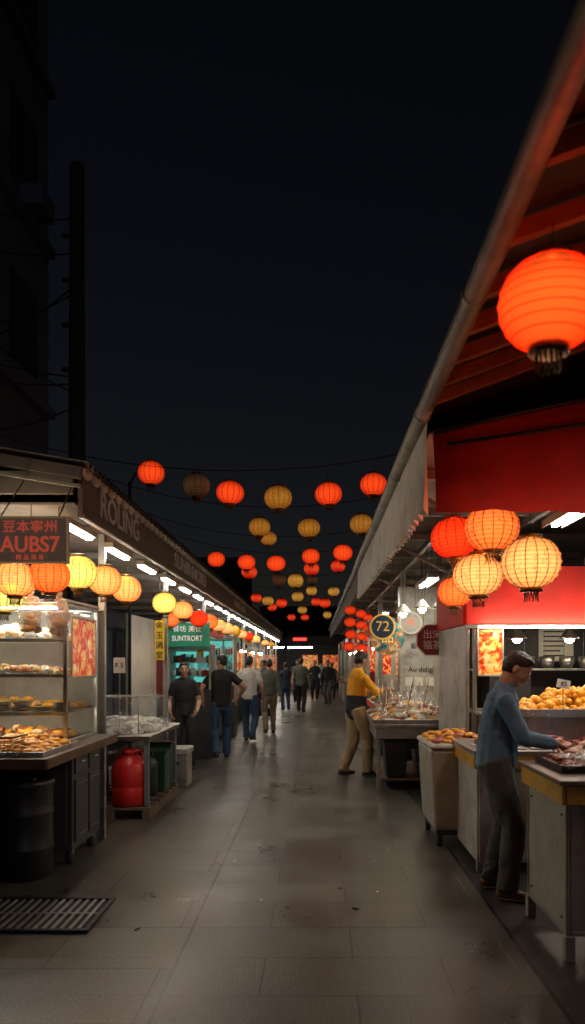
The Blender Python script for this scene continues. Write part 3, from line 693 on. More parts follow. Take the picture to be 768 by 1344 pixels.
def fixture(x,y,z,L=1.1,dim=False):
    b=B('fluorescent_light',.003); b.box('housing',(x-.06,y,z),(x+.06,y+L,z+.05),'white_paint'); b.box('reflector',(x-.09,y,z-.03),(x-.075,y+L,z+.03),'white_paint'); b.box('reflector',(x+.075,y,z-.03),(x+.09,y+L,z+.03),'white_paint')
    b.box('tube',(x-.02,y+.04,z-.03),(x+.02,y+L-.04,z-.002),'tube_dim' if dim else 'tube')
    for yy in(y+.1,y+L-.1): b.tube('rods',[V((x,yy,z+.05)),V((x,yy,z+.5))],.004,'cable',4)
    b.done()
fixture(1.95,3.2,2.78,.6); fixture(2.45,5.4,2.5); fixture(1.95,5.3,2.75,.8); fixture(1.5,9.5,2.7); fixture(1.6,13,2.75); fixture(1.6,17,2.75)  # first tube is out of view, added to light near ground and table

# ------------------------------------------------------------------ right: red stall
k=B('red_food_stall',.005)
k.box('fascia',(1.42,6.98,1.97),(3.3,7.04,2.52),'canvas_red'); k.box('fascia_side',(1.40,7.041,1.97),(1.45,8.6,2.52),'canvas_red')
k.box('trim',(1.4,6.955,1.93),(3.3,6.979,1.968),'steel')
for x in(1.42,1.49,): k.box('frame',(x,6.99,0),(x+.03,7.02,1.93),'steel')
k.box('side_wall',(1.42,7.05,0),(1.45,8.55,1.968),'white_paint'); k.box('back_wall',(1.46,8.5,0),(3.3,8.55,2.5),'cabinet_grey')
k.box('ceiling',(1.46,7.05,2.3),(3.3,8.49,2.32),'cream_wall')
k.box('front_panel',(1.53,6.99,0),(3.3,7.02,1.12),'cart_white'); k.box('counter',(1.5,6.85,1.121),(3.3,7.5,1.15),'steel')
k.box('poster',(1.535,6.975,1.5),(1.755,6.985,1.92),'poster_food2')
for lo,hi in(((1.52,6.97,1.48),(1.535,6.99,1.94)),((1.755,6.97,1.48),(1.77,6.99,1.94)),((1.535,6.97,1.48),(1.755,6.99,1.5))): k.box('poster_frame',lo,hi,'white_paint')
for x in(2.04,2.57,3.0):
    k.lathe('lamp_shade',(x,7.5,1.87),[(.1,-.02),(.09,.0),(.045,.06),(.02,.1)],'steel',20); k.lathe('lamp_bulb',(x,7.5,1.85),[(.02,-.04),(.045,-.02),(.05,0)],'bulb',14); k.tube('cord',[V((x,7.5,1.97)),V((x,7.5,2.3))],.004,'cable',4)
for i in range(6): 
    x=1.9+i*.22; k.lathe('pots',(x,8.2,1.55),[(.06,0),(.08,.05),(.085,.12),(.07,.13)],'steel',16); k.tube('hooks',[V((x,8.3,1.68)),V((x,8.3,1.95))],.004,'steel',4)
k.box('shelf',(1.6,8.0,1.52),(3.3,8.45,1.545),'steel'); k.box('menu',(2.55,8.47,1.62),(2.95,8.49,2.1),'paper')
for i in range(7): k.box('menu_lines',(2.6,8.462,1.68+i*.055),(2.6+R(.18,.3),8.468,1.695+i*.055),'letter_dark')
k.box('oven',(1.85,7.9,1.16),(2.3,8.3,1.48),'dark_metal')
k.box('added_led_strip',(1.55,6.90,1.935),(3.2,6.93,1.95),'tube_dim')  # light strip added to brighten the fruit in front
k.done()

t=B('fruit_display',.003)
t.box('stand',(1.78,6.22,.9),(2.75,6.75,1.16),'steel'); t.box('tray',(1.72,6.15,1.161),(2.8,6.8,1.18),'tray')
for lo,hi in(((1.71,6.13,1.161),(2.81,6.149,1.225)),((1.7,6.15,1.161),(1.719,6.8,1.225))): t.box('rim',lo,hi,'tray')
t.heap('fruit',1.78,2.76,6.2,6.76,1.18,.2,330,.038,['orange_food','orange_food','orange_food','fried'],1.0,flat=(.85,1)); t.done()
t=B('price_card',.001); t.box('card',(1.98,6.08,1.40),(2.09,6.086,1.47),'paper',M3=Matrix.Rotation(.2,3,'Y')); t.text('t','$2',.05,(2.035,6.075,1.435),FC,'letter_dark',.001); t.box('stick',(2.03,6.087,1.2),(2.035,6.092,1.4),'wood'); t.done()

t=B('serving_table',.005)
t.box('top',(1.2,5.62,.9),(3.0,6.55,.94),'steel'); t.box('band',(1.21,5.625,.80),(3.0,5.645,.899),'yellow_paint'); t.box('band',(1.205,5.646,.80),(1.225,6.5,.899),'yellow_paint')
t.box('panel',(1.25,5.66,.08),(3.0,5.68,.799),'white_paint'); t.box('panel',(1.235,5.681,.08),(1.25,6.5,.799),'white_paint')
for x in(1.24,2.9): t.box('legs',(x,5.69,0),(x+.05,5.74,.799),'steel')
for i in range(4):
    x=1.26+i*.4; t.box('trays',(x,5.68,.941),(x+.36,6.1,.955),'tray')
    t.heap('food',x+.04,x+.32,5.72,6.06,.955,.06,55,.022,[['sausage','meat'],['meat','sausage'],['sausage'],['orange_food','fried']][i],2.2)
t.done()
t=B('serving_table',.006)
t.box('top',(1.3,3.93,.955),(2.9,4.76,.985),'counter_top')
t.box('band',(1.315,3.95,.85),(1.335,4.74,.954),'yellow_paint'); t.box('band',(1.3351,3.945,.85),(2.9,3.965,.954),'yellow_paint')
t.box('panel',(1.35,3.985,.14),(1.37,4.70,.849),'cart_white'); t.box('panel',(1.371,3.985,.14),(2.9,4.005,.849),'cart_white')
t.box('edge_trim',(1.343,3.975,.14),(1.3495,4.0,.849),'galv'); t.box('edge_trim',(1.343,4.68,.14),(1.3495,4.705,.849),'galv'); t.box('edge_trim',(1.343,4.001,.14),(1.3495,4.679,.165),'galv')
t.box('edge_trim',(1.38,3.977,.14),(2.9,3.984,.165),'galv')
for zz in(.22,.78):
    for yy in(4.06,4.62): t.cyl('rivets',(1.344,yy,zz),(1.35,yy,zz),.008,'dark_metal',8)
for x in(1.34,2.8):
    for y in(3.97,4.68): t.box('legs',(x,y,0),(x+.055,y+.055,.14),'cart_white')
for i in range(3):
    x=1.4+i*.42
    t.box('trays',(x,4.2,.986),(x+.38,4.7,.998),'tray'); 
    for lo,hi in(((x,4.19,.986),(x+.38,4.199,1.03)),((x-.008,4.19,.986),(x-.0001,4.7,1.03))): t.box('tray_rims',lo,hi,'black_plastic')
    t.heap('skewers',x+.04,x+.34,4.24,4.66,1.0,.075,120,.019,[['sausage','meat'],['sausage','meat','fried'],['orange_food']][i],2.6)
t.sheet('plastic_wrap',1.4,2.3,4.1,4.5,lambda u,v:1.07+.05*noise.noise(V((u*5,v*4,0)))-.05*(abs(2*v-1)**3),'plastic_sheet',26,16)
t.done()
t=B('food_box',.003); t.box('box',(1.78,4.42,1.06),(2.1,4.6,1.12),'yellow_paint'); t.box('lid',(1.77,4.41,1.121),(2.11,4.61,1.13),'sign_red'); t.done()

def taper(b,part,lo,hi,inset,mat):
    x0,y0,z0=lo;x1,y1,z1=hi;i=inset
    vs=[V(q) for q in((x0+i,y0+i,z0),(x1-i,y0+i,z0),(x1-i,y1-i,z0),(x0+i,y1-i,z0),(x0,y0,z1),(x1,y0,z1),(x1,y1,z1),(x0,y1,z1))]
    b.add(part,vs,[[0,3,2,1],[4,5,6,7],[0,1,5,4],[1,2,6,5],[2,3,7,6],[3,0,4,7]],mat)
t=B('white_food_cart',.025); taper(t,'body',(1.0,6.42,.14),(1.55,7.25,.85),.035,'cart_white')
t.box('rim',(.985,6.405,.851),(1.565,7.265,.9),'white_paint')
t.box('base',(1.05,6.46,.1),(1.5,7.2,.139),'dark_metal')
for x in(1.08,1.46):
    for y in(6.5,7.14): t.cyl('wheels',(x-.02,y,.055),(x+.02,y,.055),.055,'rubber',18); t.cyl('wheel_forks',(x,y,.06),(x,y,.1),.02,'galv',8)
t.heap('snacks',1.04,1.5,6.5,7.2,.9,.07,120,.03,['sausage','meat','fried'],1.6); t.done()

t=B('snack_stall',.005)
t.box('top',(.72,9.15,.8),(1.75,11.1,.84),'steel'); t.box('apron',(.75,9.18,.66),(1.72,9.2,.799),'galv'); t.box('apron',(.74,9.201,.66),(.76,11.0,.799),'galv')
for x in(.76,1.67):
    for y in(9.22,11.0): t.box('legs',(x,y,0),(x+.045,y+.045,.66),'galv')
t.box('lower_shelf',(.8,9.3,.12),(1.7,10.9,.15),'wood')
t.box('tray_edge',(.72,9.14,.841),(1.75,9.155,.9),'steel'); t.box('tray_edge',(.705,9.14,.841),(.7199,11.1,.9),'steel')
t.heap('snacks',.78,1.7,9.25,10.9,.85,.2,360,.05,['fried','bread','rice_white','meat','orange_food','sausage','paper'],1.6)
t.sheet('plastic_wrap',.74,1.74,9.18,10.6,lambda u,v:.93+.28*(1-abs(2*u-1)**3)*(1-abs(2*v-1)**4)+.06*noise.noise(V((u*7,v*7,0)))+.03*noise.noise(V((u*19,v*19,3))),'plastic_sheet',40,40)
for i in range(26):
    x=R(.85,1.6);y=R(9.4,10.7); t.tube('skewer_sticks',[V((x,y,.95)),V((x+R(-.1,.1),y+R(-.1,.1),R(1.2,1.42)))],.006,random.choice(['wood','rice_white']),5)
t.done()
t=B('plastic_bin',.02); taper(t,'body',(.86,9.28,.16),(1.16,9.75,.6),.03,'black_plastic'); t.box('lid',(.84,9.26,.601),(1.18,9.77,.64),'black_plastic'); t.done()
t=B('plastic_bin',.02); taper(t,'body',(1.25,9.3,.16),(1.55,9.7,.45),.03,'black_plastic'); t.box('lid',(1.24,9.29,.451),(1.56,9.71,.48),'black_plastic'); t.done()
t=B('plastic_bin',.02); taper(t,'body',(1.25,8.75,.0),(1.5,9.05,.36),.02,'black_plastic'); t.box('lid',(1.24,8.74,.361),(1.51,9.06,.39),'black_plastic'); t.done()
t=B('stall_back_wall',.004); t.box('panel',(1.27,11.2,.6),(2.8,11.25,2.75),'white_paint'); t.box('frame',(1.24,11.18,.0),(1.269,11.27,2.75),'steel')
t.text('writing','Au·deligift',.11,(1.62,11.19,1.5),FC,'letter_dark',.001,off=0); t.text('writing2','香 美 食',.1,(1.6,11.19,1.85),FC,'sign_blue',.001,off=0)
for i in range(4): t.box('papers',(1.35+i*.16,11.185,1.25),(1.46+i*.16,11.195,1.38),'paper')
t.box('side_panel',(1.78,8.45,.0),(1.82,11.19,2.4),'cream_wall'); t.done()
for x,y,z in((1.2,10.2,2.32),(1.42,9.9,2.36),(1.62,9.6,2.34)):
    b=B('hanging_bulb',0); b.lathe('shade',(x,y,z),[(.12,-.03),(.1,.0),(.04,.07),(.02,.09)],'white_paint',18); b.lathe('bulb',(x,y,z),[(.02,-.09),(.05,-.05),(.045,-.01)],'bulb',14); b.tube('cord',[V((x,y,z+.08)),V((x,y,3.08))],.004,'cable',4); b.done()
def round_sign(x,y,z,r,m1,m2,txt,mt_,seg=32,zt=3.08,ts=.75,fr=.86):
    b=B('round_sign' if seg>10 else 'octagonal_sign',.002)
    v,f=loft_geo([V((x,y,z)),V((x,y+.03,z))],[r,r],side=V((1,0,.414 if seg==8 else 0)),seg=seg,cap=0); b.add('disc',v,f,m1)
    v,f=loft_geo([V((x,y-.006,z)),V((x,y-.001,z))],[r*fr,r*fr],side=V((1,0,.414 if seg==8 else 0)),seg=seg,cap=0); b.add('face',v,f,m2)
    for i,tt in enumerate(txt): b.text('txt%d'%i,tt,r*ts,(x,y-.009,z+(r*.3-i*r*.62 if len(txt)>1 else 0)),FC,mt_,.002,off=0)
    for q in(-r*.5,r*.5): b.tube('wire',[V((x+q,y+.015,z+r*.85)),V((x+q*.6,y+.015,zt))],.003,'cable',4)
    b.done()
round_sign(.9,10.0,2.09,.175,'letter_gold','sign_blue',['72'],'letter_gold',ts=1.1)
round_sign(1.0,10.35,1.95,.24,'disc_teal','disc_teal',['品'],'letter_gold')
round_sign(1.35,8.6,1.87,.2,'letter_pale','sign_maroon',['出宋','福茶'],'letter_pale',8,ts=.55,fr=.93)
round_sign(1.42,11.1,2.2,.17,'paper','white_paint',['茶'],'letter_red')
t=B('vertical_banner_sign',.003); t.box('board',(1.56,8.25,1.6),(1.69,8.27,2.12),'sign_yellow')
for i,ch in enumerate('百年老店'): t.text('c%d'%i,ch,.115,(1.625,8.246,2.05-i*.128),FC,'letter_dark',.001)
t.done()
b=B('right_back_wall',0); b.box('w',(3.62,-2,0),(3.75,38,3.6),'wall_dark'); b.done()

# ------------------------------------------------------------------ background
b=B('apartment_building',0)
b.box('walls',(-16,9.5,0),(-4.85,13.4,26),'facade')
for fl in range(8):
    z=3.6+fl*2.9
    b.box('ledges',(-4.849,9.5,z-.5),(-4.72,13.4,z-.35),'facade')
    for i in range(2):
        y=9.9+i*1.8; b.box('windows',(-4.849,y,z),(-4.82,y+1.1,z+1.4),'window_dark'); b.box('window_frames',(-4.819,y+.52,z),(-4.8,y+.58,z+1.4),'wall_dark')
        if (i+fl)%3==0: b.box('ac_units',(-4.819,y+.3,z-.34),(-4.45,y+.9,z-.02),'facade')
    for i in range(4):
        x=-15+i*2.6; b.box('windows',(x,9.46,z),(x+1.3,9.499,z+1.4),'window_dark')
b.tube('downpipe',[V((-4.9,9.3,26)),V((-4.75,9.3,12.0)),V((-4.6,9.3,5)),V((-4.6,9.3,0))],.07,'facade',10)
b.done()
b=B('utility_pole',0); b.cyl('pole',(-3.75,11.6,0),(-3.75,11.6,9.4),.15,'concrete',16,.11)
for i in range(4): b.cyl('insulators',(-3.86,11.6,6.2+i*.7),(-3.98,11.6,6.2+i*.7),.035,'dark_metal',10)
b.done()
for i in range(8): cable('power_cable',(-3.85,11.55,R(5.2,8.8)),(-6.5+R(-1,1),6.0,R(4.2,8.5)),R(.3,.9),.012)
b=B('street_lamp',0); b.cyl('pole',(-3.4,13.5,0),(-3.4,13.5,4.9),.03,'concrete',12); b.tube('arm',[V((-3.4,13.5,4.85)),V((-3.3,13.5,5.05)),V((-3.1,13.5,5.1))],.02,'concrete'); b.box('head',(-3.2,13.45,5.07),(-3.0,13.55,5.12),'concrete'); b.done()
for (x0,x1,y,h) in((-14,-4.5,44,7.5),(-4.2,3,56,5.5),(3.4,14,46,9),(-25,-14.5,50,12)):
    b=B('background_building',0); b.box('walls',(x0,y,0),(x1,y+8,h),'bg_dark'); b.box('parapet',(x0-.1,y-.1,h),(x1+.1,y+8.1,h+.3),'bg_dark')
    for fl in range(int(h//3)):
        for i in range(int((x1-x0)/1.8)): b.box('windows',(x0+.5+i*1.8,y-.03,1.4+fl*2.9),(x0+1.5+i*1.8,y-.001,2.6+fl*2.9),'window_dark')
    b.done()
b=B('market_gate_hall',.01)
b.box('roof',(-3.6,39,2.75),(3.2,44,2.95),'awning_grey'); b.box('fascia',(-3.6,38.9,2.45),(3.2,38.99,2.98),'wall_dark')
for x in(-3.4,-1.7,1.2,3.0): b.box('columns',(x,39,0),(x+.2,39.2,2.74),'concrete')
b.box('light_strip',(-3.0,39.5,2.35),(-.2,39.56,2.4),'tube_dim'); b.box('red_sign',(-1.2,38.85,2.72),(-.5,38.89,2.86),'red_led'); b.box('back',(-3.5,43.5,0),(3.1,43.6,2.74),'wall_dark')
for i in range(5): b.box('shop_windows',(-3.2+i*1.2,43.4,.9),(-2.3+i*1.2,43.49,2.0),['poster_food','wall_dark','poster_food2'][i%3])
b.done()

# ------------------------------------------------------------------ people
M('skin',(.42,.24,.16),.5,0,.12,14,.08,90)
M('skin2',(.5,.31,.21),.5,0,.12,14,.08,90)
M('hair',(.014,.011,.01),.42,0,.4,60,.6,160)
M('eye_white',(.6,.58,.55),.3,0,.05,10,0); M('eye_dark',(.01,.008,.006),.2,0,.05,10,0); M('lips',(.28,.1,.08),.5,0,.1,30,0)
def cloth(nm,c): M(nm,c,.85,0,.3,7,.35,28,bdist=.02)
cloth('c_blueshirt',(.12,.24,.38)); cloth('c_grey',(.085,.09,.085)); cloth('c_black',(.016,.016,.019)); cloth('c_jeans',(.035,.085,.17)); cloth('c_white',(.55,.54,.5))
cloth('c_khaki',(.36,.26,.14)); cloth('c_yellow',(.85,.38,.015)); cloth('c_apron',(.02,.02,.028)); cloth('c_olive',(.1,.11,.09)); cloth('c_navy',(.02,.028,.05)); cloth('c_tan',(.25,.2,.15))
M('shoe',(.03,.022,.018),.5,0,.2,10,.1); M('shoe_brown',(.12,.06,.03),.5,0,.2,10,.1); M('sole',(.16,.15,.13),.7,0,.1,10,.1)

def ik(a,b,l1,l2,pole):
    a=V(a);b=V(b);d=b-a; L=min(d.length,(l1+l2)*.998); dn=d.normalized()
    b=a+dn*L; x=(l1*l1-l2*l2+L*L)/(2*L); h=math.sqrt(max(0,l1*l1-x*x)); p=V(pole); p=(p-p.dot(dn)*dn).normalized()
    return a+dn*x+p*h,b
def person(name,loc,yaw,H=1.74,feet=((-.1,0,0),(.1,0,0)),hands=((-.25,.05,.8),(.25,.05,.8)),lean=0.03,head=(0,0),pel=(0,0,0),
           shirt='c_black',pants='c_jeans',sleeve='short',shoe='shoe',hair='hair',skin='skin',apron=None,collar=False,vox=.009,fem=False,curl=.5,elb=(.5,-1,-.2),twist=0,foot_dir=(.12,.12),belly=0):
    s=H/1.75; geo=[]
    def L(pts,rad,mat,side=V((1,0,0)),seg=16,sub=6,cap=.8):
        v,f=loft_geo(pts,rad,side,seg,cap,sub); geo.append((v,f,mat))
    def E(c,r,mat,rot=None,seg=20,rn=14):
        v,f=ell_geo(c,r,rot,seg,rn); geo.append((v,f,mat))
    pc=V((pel[0],pel[1],.95+pel[2])); d=V((0,math.sin(lean),math.cos(lean)))
    X_=V((math.cos(twist),math.sin(twist),0))
    k=.92 if fem else 1
    low=apron or shirt
    L([pc-d*.09,pc+d*.0],[(.15,.115),(.158,.12)],pants if not apron else apron)
    L([pc+d*-.06,pc+d*.03,pc+d*.13,pc+d*.19],[(.172,.138),(.165,.13+belly*.5),(.152,.117+belly),(.155,.119+belly)],low,cap=.35)
    L([pc+d*.17,pc+d*.27,pc+d*.36,pc+d*.43,pc+d*.475,pc+d*.515],[(.158,.122+belly),(.166*k,.123+belly*.4),(.175*k,.122),(.168*k,.108),(.13*k,.09),(.075,.07)],shirt,X_,cap=.5)
    sh=pc+d*.435
    nk=pc+d*.5
    hp,hy=head; hd=V((0,math.sin(hp),math.cos(hp)))
    for i,sx in enumerate((-1,1)):
        hip=pc+V((sx*.088,0,-.03)); fx,fy,fz=feet[i]; ank=V((fx,fy,.085+fz))
        kn,ank=ik(hip,ank,.43,.425,(sx*.12,1,0))
        L([hip+V((0,-.01,.02)),hip.lerp(kn,.35),hip.lerp(kn,.75),kn,kn.lerp(ank,.3),kn.lerp(ank,.75),ank+V((0,0,-.012))],[(.098,.112),(.094,.102),(.08,.086),(.073,.077),(.071,.078),(.064,.069),(.066,.073)],pants,cap=.3)
        a_=foot_dir[i]*sx; fd=V((math.sin(a_),math.cos(a_),0)); pt=-min(fz,.12)*2.2
        fd=(fd+V((0,0,pt))).normalized(); sd=V((fd.y,-fd.x,0)).normalized()
        h0=ank-V((0,0,.045))-fd*.05
        L([h0,h0+fd*.08,h0+fd*.16,h0+fd*.215],[(.037,.04),(.04,.042),(.046,.032),(.038,.024)],shoe,sd,sub=3)
        L([h0-V((0,0,.029)),h0+fd*.1-V((0,0,.03)),h0+fd*.205-V((0,0,.022))],[(.042,.012),(.048,.012),(.045,.011)],'sole',sd,sub=3)
        L([ank+V((0,0,.03)),ank-V((0,0,.04))],[.038,.042],shoe)
    for i,sx in enumerate((-1,1)):
        S=sh+X_*(sx*.172*k)-d*.012; hx,hyy,hz=hands[i]
        el,wr=ik(S,V((hx,hyy,hz)),.285,.25,(sx*elb[0],elb[1],elb[2]))
        L([nk+X_*(sx*.05)-d*.02,sh+X_*(sx*.11)+d*.012,S],[(.05,.06),(.058,.07),(.056,.062)],shirt,V((0,1,0)))
        if sleeve=='long':
            L([S,S.lerp(el,.5),el],[.064,.058,.053],shirt); L([el,el.lerp(wr,.4),wr-(wr-el).normalized()*.02],[.053,.049,.038],shirt,cap=.3)
            L([wr-(wr-el).normalized()*.03,wr],[.026,.026],skin)
        elif sleeve=='rolled':
            L([S,S.lerp(el,.5),el,el.lerp(wr,.3)],[.063,.057,.052,.05],shirt,cap=.3); L([el,el.lerp(wr,.4),wr],[.042,.039,.027],skin)
        else:
            L([S,S.lerp(el,.62)],[.064,.06],shirt,cap=.3); L([S.lerp(el,.3),el],[.047,.041],skin); L([el,el.lerp(wr,.3),wr],[.04,.041,.026],skin)
        fa=(wr-el).normalized(); inn=V((-sx,0,0)); pn=(inn-inn.dot(fa)*fa)
        if pn.length<.2: pn=V((0,0,-1))-fa*(-fa.z)
        pn.normalize()
        if abs(fa.z)<.55: pn=(V((0,0,-1))+fa*fa.z).normalized()
        ts=pn.cross(fa)
        thumb=ts if ts.dot(V((-sx,.6,0)))>0 else -ts
        hdv=(fa*.9+pn*.25).normalized()
        L([wr,wr+hdv*.045,wr+hdv*.085],[(.026,.018),(.037,.018),(.038,.014)],skin,thumb,12,3)
        for q in range(4):
            b0=wr+hdv*.08+thumb*(.029-.0195*q); ln=(.068,.078,.073,.058)[q]; c1=curl
            d1=(hdv+pn*c1*.6).normalized(); d2=(hdv+pn*c1*1.6).normalized(); d3=(hdv*.6+pn*c1*2.4).normalized()
            p1=b0+d1*ln*.45;p2=p1+d2*ln*.32;p3=p2+d3*ln*.23
            L([b0-d1*.01,p1,p2,p3],[.0095,.009,.0085,.0075],skin,thumb,8,2)
        b0=wr+hdv*.025+thumb*.028; d1=(hdv*.7+thumb*.65+pn*.25).normalized(); d2=(hdv+thumb*.15+pn*.3).normalized()
        L([b0,b0+d1*.042,b0+d1*.042+d2*.032],[.013,.0105,.008],skin,pn,8,3)
    nd=(d+hd).normalized()
    nb=nk+nd*.065
    hc=nb+hd*.095+V((0,math.cos(hp),-math.sin(hp)))*.018
    L([nk-d*.03,nk+nd*.03,nb+hd*.03],[(.062,.06),(.053,.055),(.052,.058)],skin,sub=3)
    RH=Matrix.Rotation(-hp,3,'X')@Matrix.Rotation(hy,3,'Z')
    def hpnt(x,y,z): return hc+RH@V((x,y,z))
    E(hpnt(0,-.006,.022),(.074,.093,.09),skin,RH); E(hpnt(0,.03,-.02),(.062,.058,.06),skin,RH)
    L([hpnt(0,.0,-.05),hpnt(0,.035,-.072),hpnt(0,.062,-.088)],[(.056,.05),(.046,.036),(.024,.02)],skin,RH@V((1,0,0)),12,4)
    E(hpnt(0,.074,.03),(.046,.014,.01),skin,RH)
    L([hpnt(0,.082,.014),hpnt(0,.098,-.02),hpnt(0,.092,-.03)],[.007,.0115,.011],skin,seg=8,sub=2)
    E(hpnt(0,.078,-.054),(.022,.012,.012),skin,RH,12,8)
    for sx in(-1,1): E(hpnt(sx*.078,-.006,-.01),(.009,.018,.03),skin,RH,10,8); E(hpnt(sx*.034,.066,-.022),(.02,.016,.016),skin,RH,10,8)
    E(hpnt(0,-.018,.046),(.08,.095,.078),hair,RH); E(hpnt(0,-.044,.006),(.078,.07,.074),hair,RH); E(hpnt(0,.026,.082),(.06,.052,.034),hair,RH)
    L([hpnt(0,-.09,-.01),hpnt(0,-.075,-.055)],[(.052,.022),(.044,.018)],hair,RH@V((1,0,0)),12,3)
    if fem: E(hpnt(0,-.1,-.01),(.035,.045,.05),hair,RH)
    if collar: L([nk+d*-.005,nk+d*.03],[(.078,.075),(.066,.068)],shirt,sub=2,cap=.2)
    vs=[];fs=[];mats=[];per={}
    for v,f,mt_ in geo:
        if mt_ not in mats: mats.append(mt_); per[mt_]=([],[])
        o_=len(vs); vs+=v; fs+=[[q+o_ for q in ff] for ff in f]
        pv,pf=per[mt_]; o2=len(pv); pv+=[q*s for q in v]; pf+=[[q+o2 for q in ff] for ff in f]
    me=bpy.data.meshes.new('t'); me.from_pydata([tuple(v*s) for v in vs],[],fs); me.update()
    ob=bpy.data.objects.new('t',me); scene.collection.objects.link(ob)
    rm=ob.modifiers.new('r','REMESH'); rm.mode='VOXEL'; rm.voxel_size=vox; sm=ob.modifiers.new('s','SMOOTH'); sm.factor=.5; sm.iterations=2
    dg=bpy.context.evaluated_depsgraph_get(); m2=bpy.data.meshes.new_from_object(ob.evaluated_get(dg)); bpy.data.objects.remove(ob)
    trees=[BVHTree.FromPolygons(per[mn][0],per[mn][1]) for mn in mats]
    m2.materials.clear()
    for mn in mats: m2.materials.append(MATS[mn])
    idx=[0]*len(m2.polygons)
    for p_ in m2.polygons:
        c_=p_.center; best=9
        for q,t_ in enumerate(trees):
            dd=t_.find_nearest(c_,.06)[3]
            if dd is not None and dd<best: best=dd; idx[p_.index]=q
    vm=[0]*len(m2.vertices)
    for p_ in m2.polygons:
        for q in p_.vertices: vm[q]=idx[p_.index]
    nrm=[v.normal.copy() for v in m2.vertices]; sd=V((R(0,50),R(0,50),0))
    for i,v in enumerate(m2.vertices):
        if mats[vm[i]].startswith('c_'):
            q=v.co; a1=1-abs(noise.noise(V((q.x*7,q.y*7,q.z*4+noise.noise(q*4)*2))+sd))*2; a2=noise.noise(V((q.x*16,q.y*16,q.z*13))+sd)
            v.co=q+nrm[i]*(.01*(a1-.5)+.005*a2)
        elif mats[vm[i]]=='hair':
            v.co=v.co+nrm[i]*.004*noise.noise(v.co*70)
    m2.polygons.foreach_set('material_index',idx); m2.polygons.foreach_set('use_smooth',[True]*len(idx)); m2.update()
    root=bpy.data.objects.new(name,None); root.empty_display_size=.3; scene.collection.objects.link(root)
    body=bpy.data.objects.new('body',m2); scene.collection.objects.link(body); body.parent=root
    fc=B('face',0)
    for sx in(-1,1):
        for (cc,r,mm) in((hpnt(sx*.031,.0745,.004),(.0125,.009,.007),'eye_white'),(hpnt(sx*.031,.081,.004),(.006,.005,.006),'eye_dark'),(hpnt(sx*.031,.086,.024),(.016,.005,.003),hair)):
            v,f=ell_geo(cc*s,r,RH,12,8); fc.add('f',v,f,mm,True)
    v,f=ell_geo(hpnt(0,.087,-.055)*s,(.02,.006,.005),RH,12,8); fc.add('f',v,f,'lips',True)
    fo=fc.done(); fo.parent=root
    root.location=loc; root.rotation_euler=(0,0,yaw)
    return root
D=math.radians
person('man_at_counter',(1.28,5.15,0),D(-103),1.74,feet=((-.13,-.06,0),(.12,.05,0)),hands=((-.13,.32,1.06),(.1,.38,1.07)),lean=.12,head=(.6,-.1),
    shirt='c_blueshirt',pants='c_grey',sleeve='long',shoe='shoe_brown',collar=True,vox=.0055,elb=(.5,-.8,-.8),curl=.7,belly=.025,pel=(0,-.03,0))
person('vendor',(2.32,5.3,0),D(95),1.68,feet=((-.12,0,0),(.12,0,0)),hands=((-.05,.38,1.02),(.2,.36,1.04)),lean=.22,head=(.4,0),shirt='c_blueshirt',pants='c_black',sleeve='rolled',apron='c_apron',vox=.007,skin='skin2')
person('man_in_yellow_shirt',(.56,10.45,0),D(-70),1.8,feet=((-.06,-.16,.01),(.08,.14,0)),hands=((-.12,.38,1.18),(.14,.42,1.2)),lean=.07,head=(.25,.2),pel=(0,0,-.005),
    shirt='c_yellow',pants='c_khaki',sleeve='rolled',apron='c_apron',vox=.008,belly=.02)
person('woman_in_black',(-1.98,11.1,0),D(190),1.63,feet=((-.1,0,0),(.1,.05,0)),hands=((-.2,.22,.95),(.22,.2,.92)),shirt='c_black',pants='c_black',fem=True,vox=.008,skin='skin2')
person('man_in_black_shirt',(-1.58,12.35,0),D(12),1.78,feet=((-.1,-.2,.04),(.1,.16,0)),hands=((-.3,-.02,.9),(.3,.12,1.0)),lean=.06,head=(.05,.9),shirt='c_black',pants='c_jeans',vox=.008,elb=(1,-.8,0),belly=.01,pel=(0,0,-.02))
person('man_in_white_shirt',(-1.36,15,0),D(-5),1.78,feet=((-.09,.18,0),(.1,-.2,.05)),hands=((-.27,-.06,.84),(.27,.14,.88)),lean=.04,shirt='c_white',pants='c_jeans',vox=.009,pel=(0,0,-.02))
person('man_in_grey_shirt',(-1.05,16.6,0),D(8),1.7,feet=((-.09,-.16,.03),(.1,.16,0)),hands=((-.27,.14,.88),(.26,-.08,.84)),lean=.05,shirt='c_olive',pants='c_tan',vox=.01,sleeve='long')
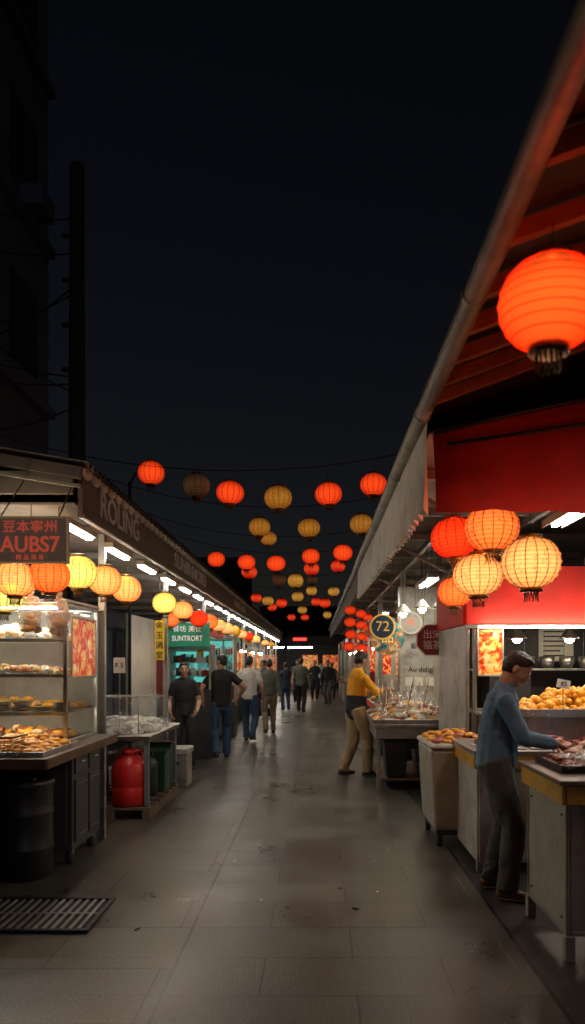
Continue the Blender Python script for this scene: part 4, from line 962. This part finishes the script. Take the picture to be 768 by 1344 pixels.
far=[(-.48,23.4,'c_olive','c_black',0),(-1.0,24.5,'c_navy','c_jeans',5),(-.72,29,'c_grey','c_black',185),(-.05,31,'c_navy','c_black',180),(.45,27.5,'c_black','c_grey',170),(.68,32,'c_grey','c_navy',0),(.2,35,'c_white','c_navy',0),(-1.5,21.5,'c_navy','c_black',90)]
for x,y,a_,b_,yw in far:
    st=R(-1,1)*.18
    person('pedestrian',(x,y,0),D(yw+R(-10,10)),R(1.6,1.78),feet=((-.09,st,.02),(.1,-st,.02)),hands=((-.26,-st*.6+.05,.85),(.26,st*.6+.05,.85)),shirt=a_,pants=b_,sleeve=random.choice(['long','short']),vox=.015,pel=(0,0,-.02))

# ------------------------------------------------------------------ world, added night lamp, camera
wd=bpy.data.worlds.new("World"); scene.world=wd; wd.use_nodes=True; n=wd.node_tree.nodes; l=wd.node_tree.links
bg=n['Background']; sk=n.new('ShaderNodeTexSky'); sk.sky_type='NISHITA'; sk.sun_disc=False; sk.sun_elevation=math.radians(12); sk.sun_rotation=math.radians(160); sk.air_density=1.0; sk.dust_density=1.0; sk.ozone_density=1.5
vm_=n.new('ShaderNodeVectorMath'); vm_.operation='MULTIPLY'; vm_.inputs[1].default_value=(1.15,.84,.8); l.new(sk.outputs[0],vm_.inputs[0])
l.new(vm_.outputs[0],bg.inputs[0]); bg.inputs[1].default_value=.0021
sl=bpy.data.lights.new('night_fill','SUN'); sl.energy=.05; sl.angle=.01; sl.color=(.65,.82,1); so=bpy.data.objects.new('night_fill_light',sl); scene.collection.objects.link(so)  # added dim blue sun lamp, turned to brighten the left facade
dv=V((math.sin(math.radians(160))*math.cos(math.radians(12)),math.cos(math.radians(160))*math.cos(math.radians(12)),math.sin(math.radians(12)))); so.rotation_euler=dv.to_track_quat('Z','Y').to_euler()
cam=bpy.data.cameras.new('camera'); co=bpy.data.objects.new('camera',cam); scene.collection.objects.link(co); scene.camera=co
co.location=(0,0,1.62); co.rotation_euler=(math.pi/2,0,0); cam.lens=26; cam.sensor_width=36; cam.shift_x=-.023; cam.shift_y=.146; cam.clip_end=1000; cam.clip_start=.05
cam.dof.use_dof=True; cam.dof.focus_distance=8.5; cam.dof.aperture_fstop=2.0
scene.view_settings.view_transform='Standard'; scene.view_settings.look='None'; scene.view_settings.exposure=0
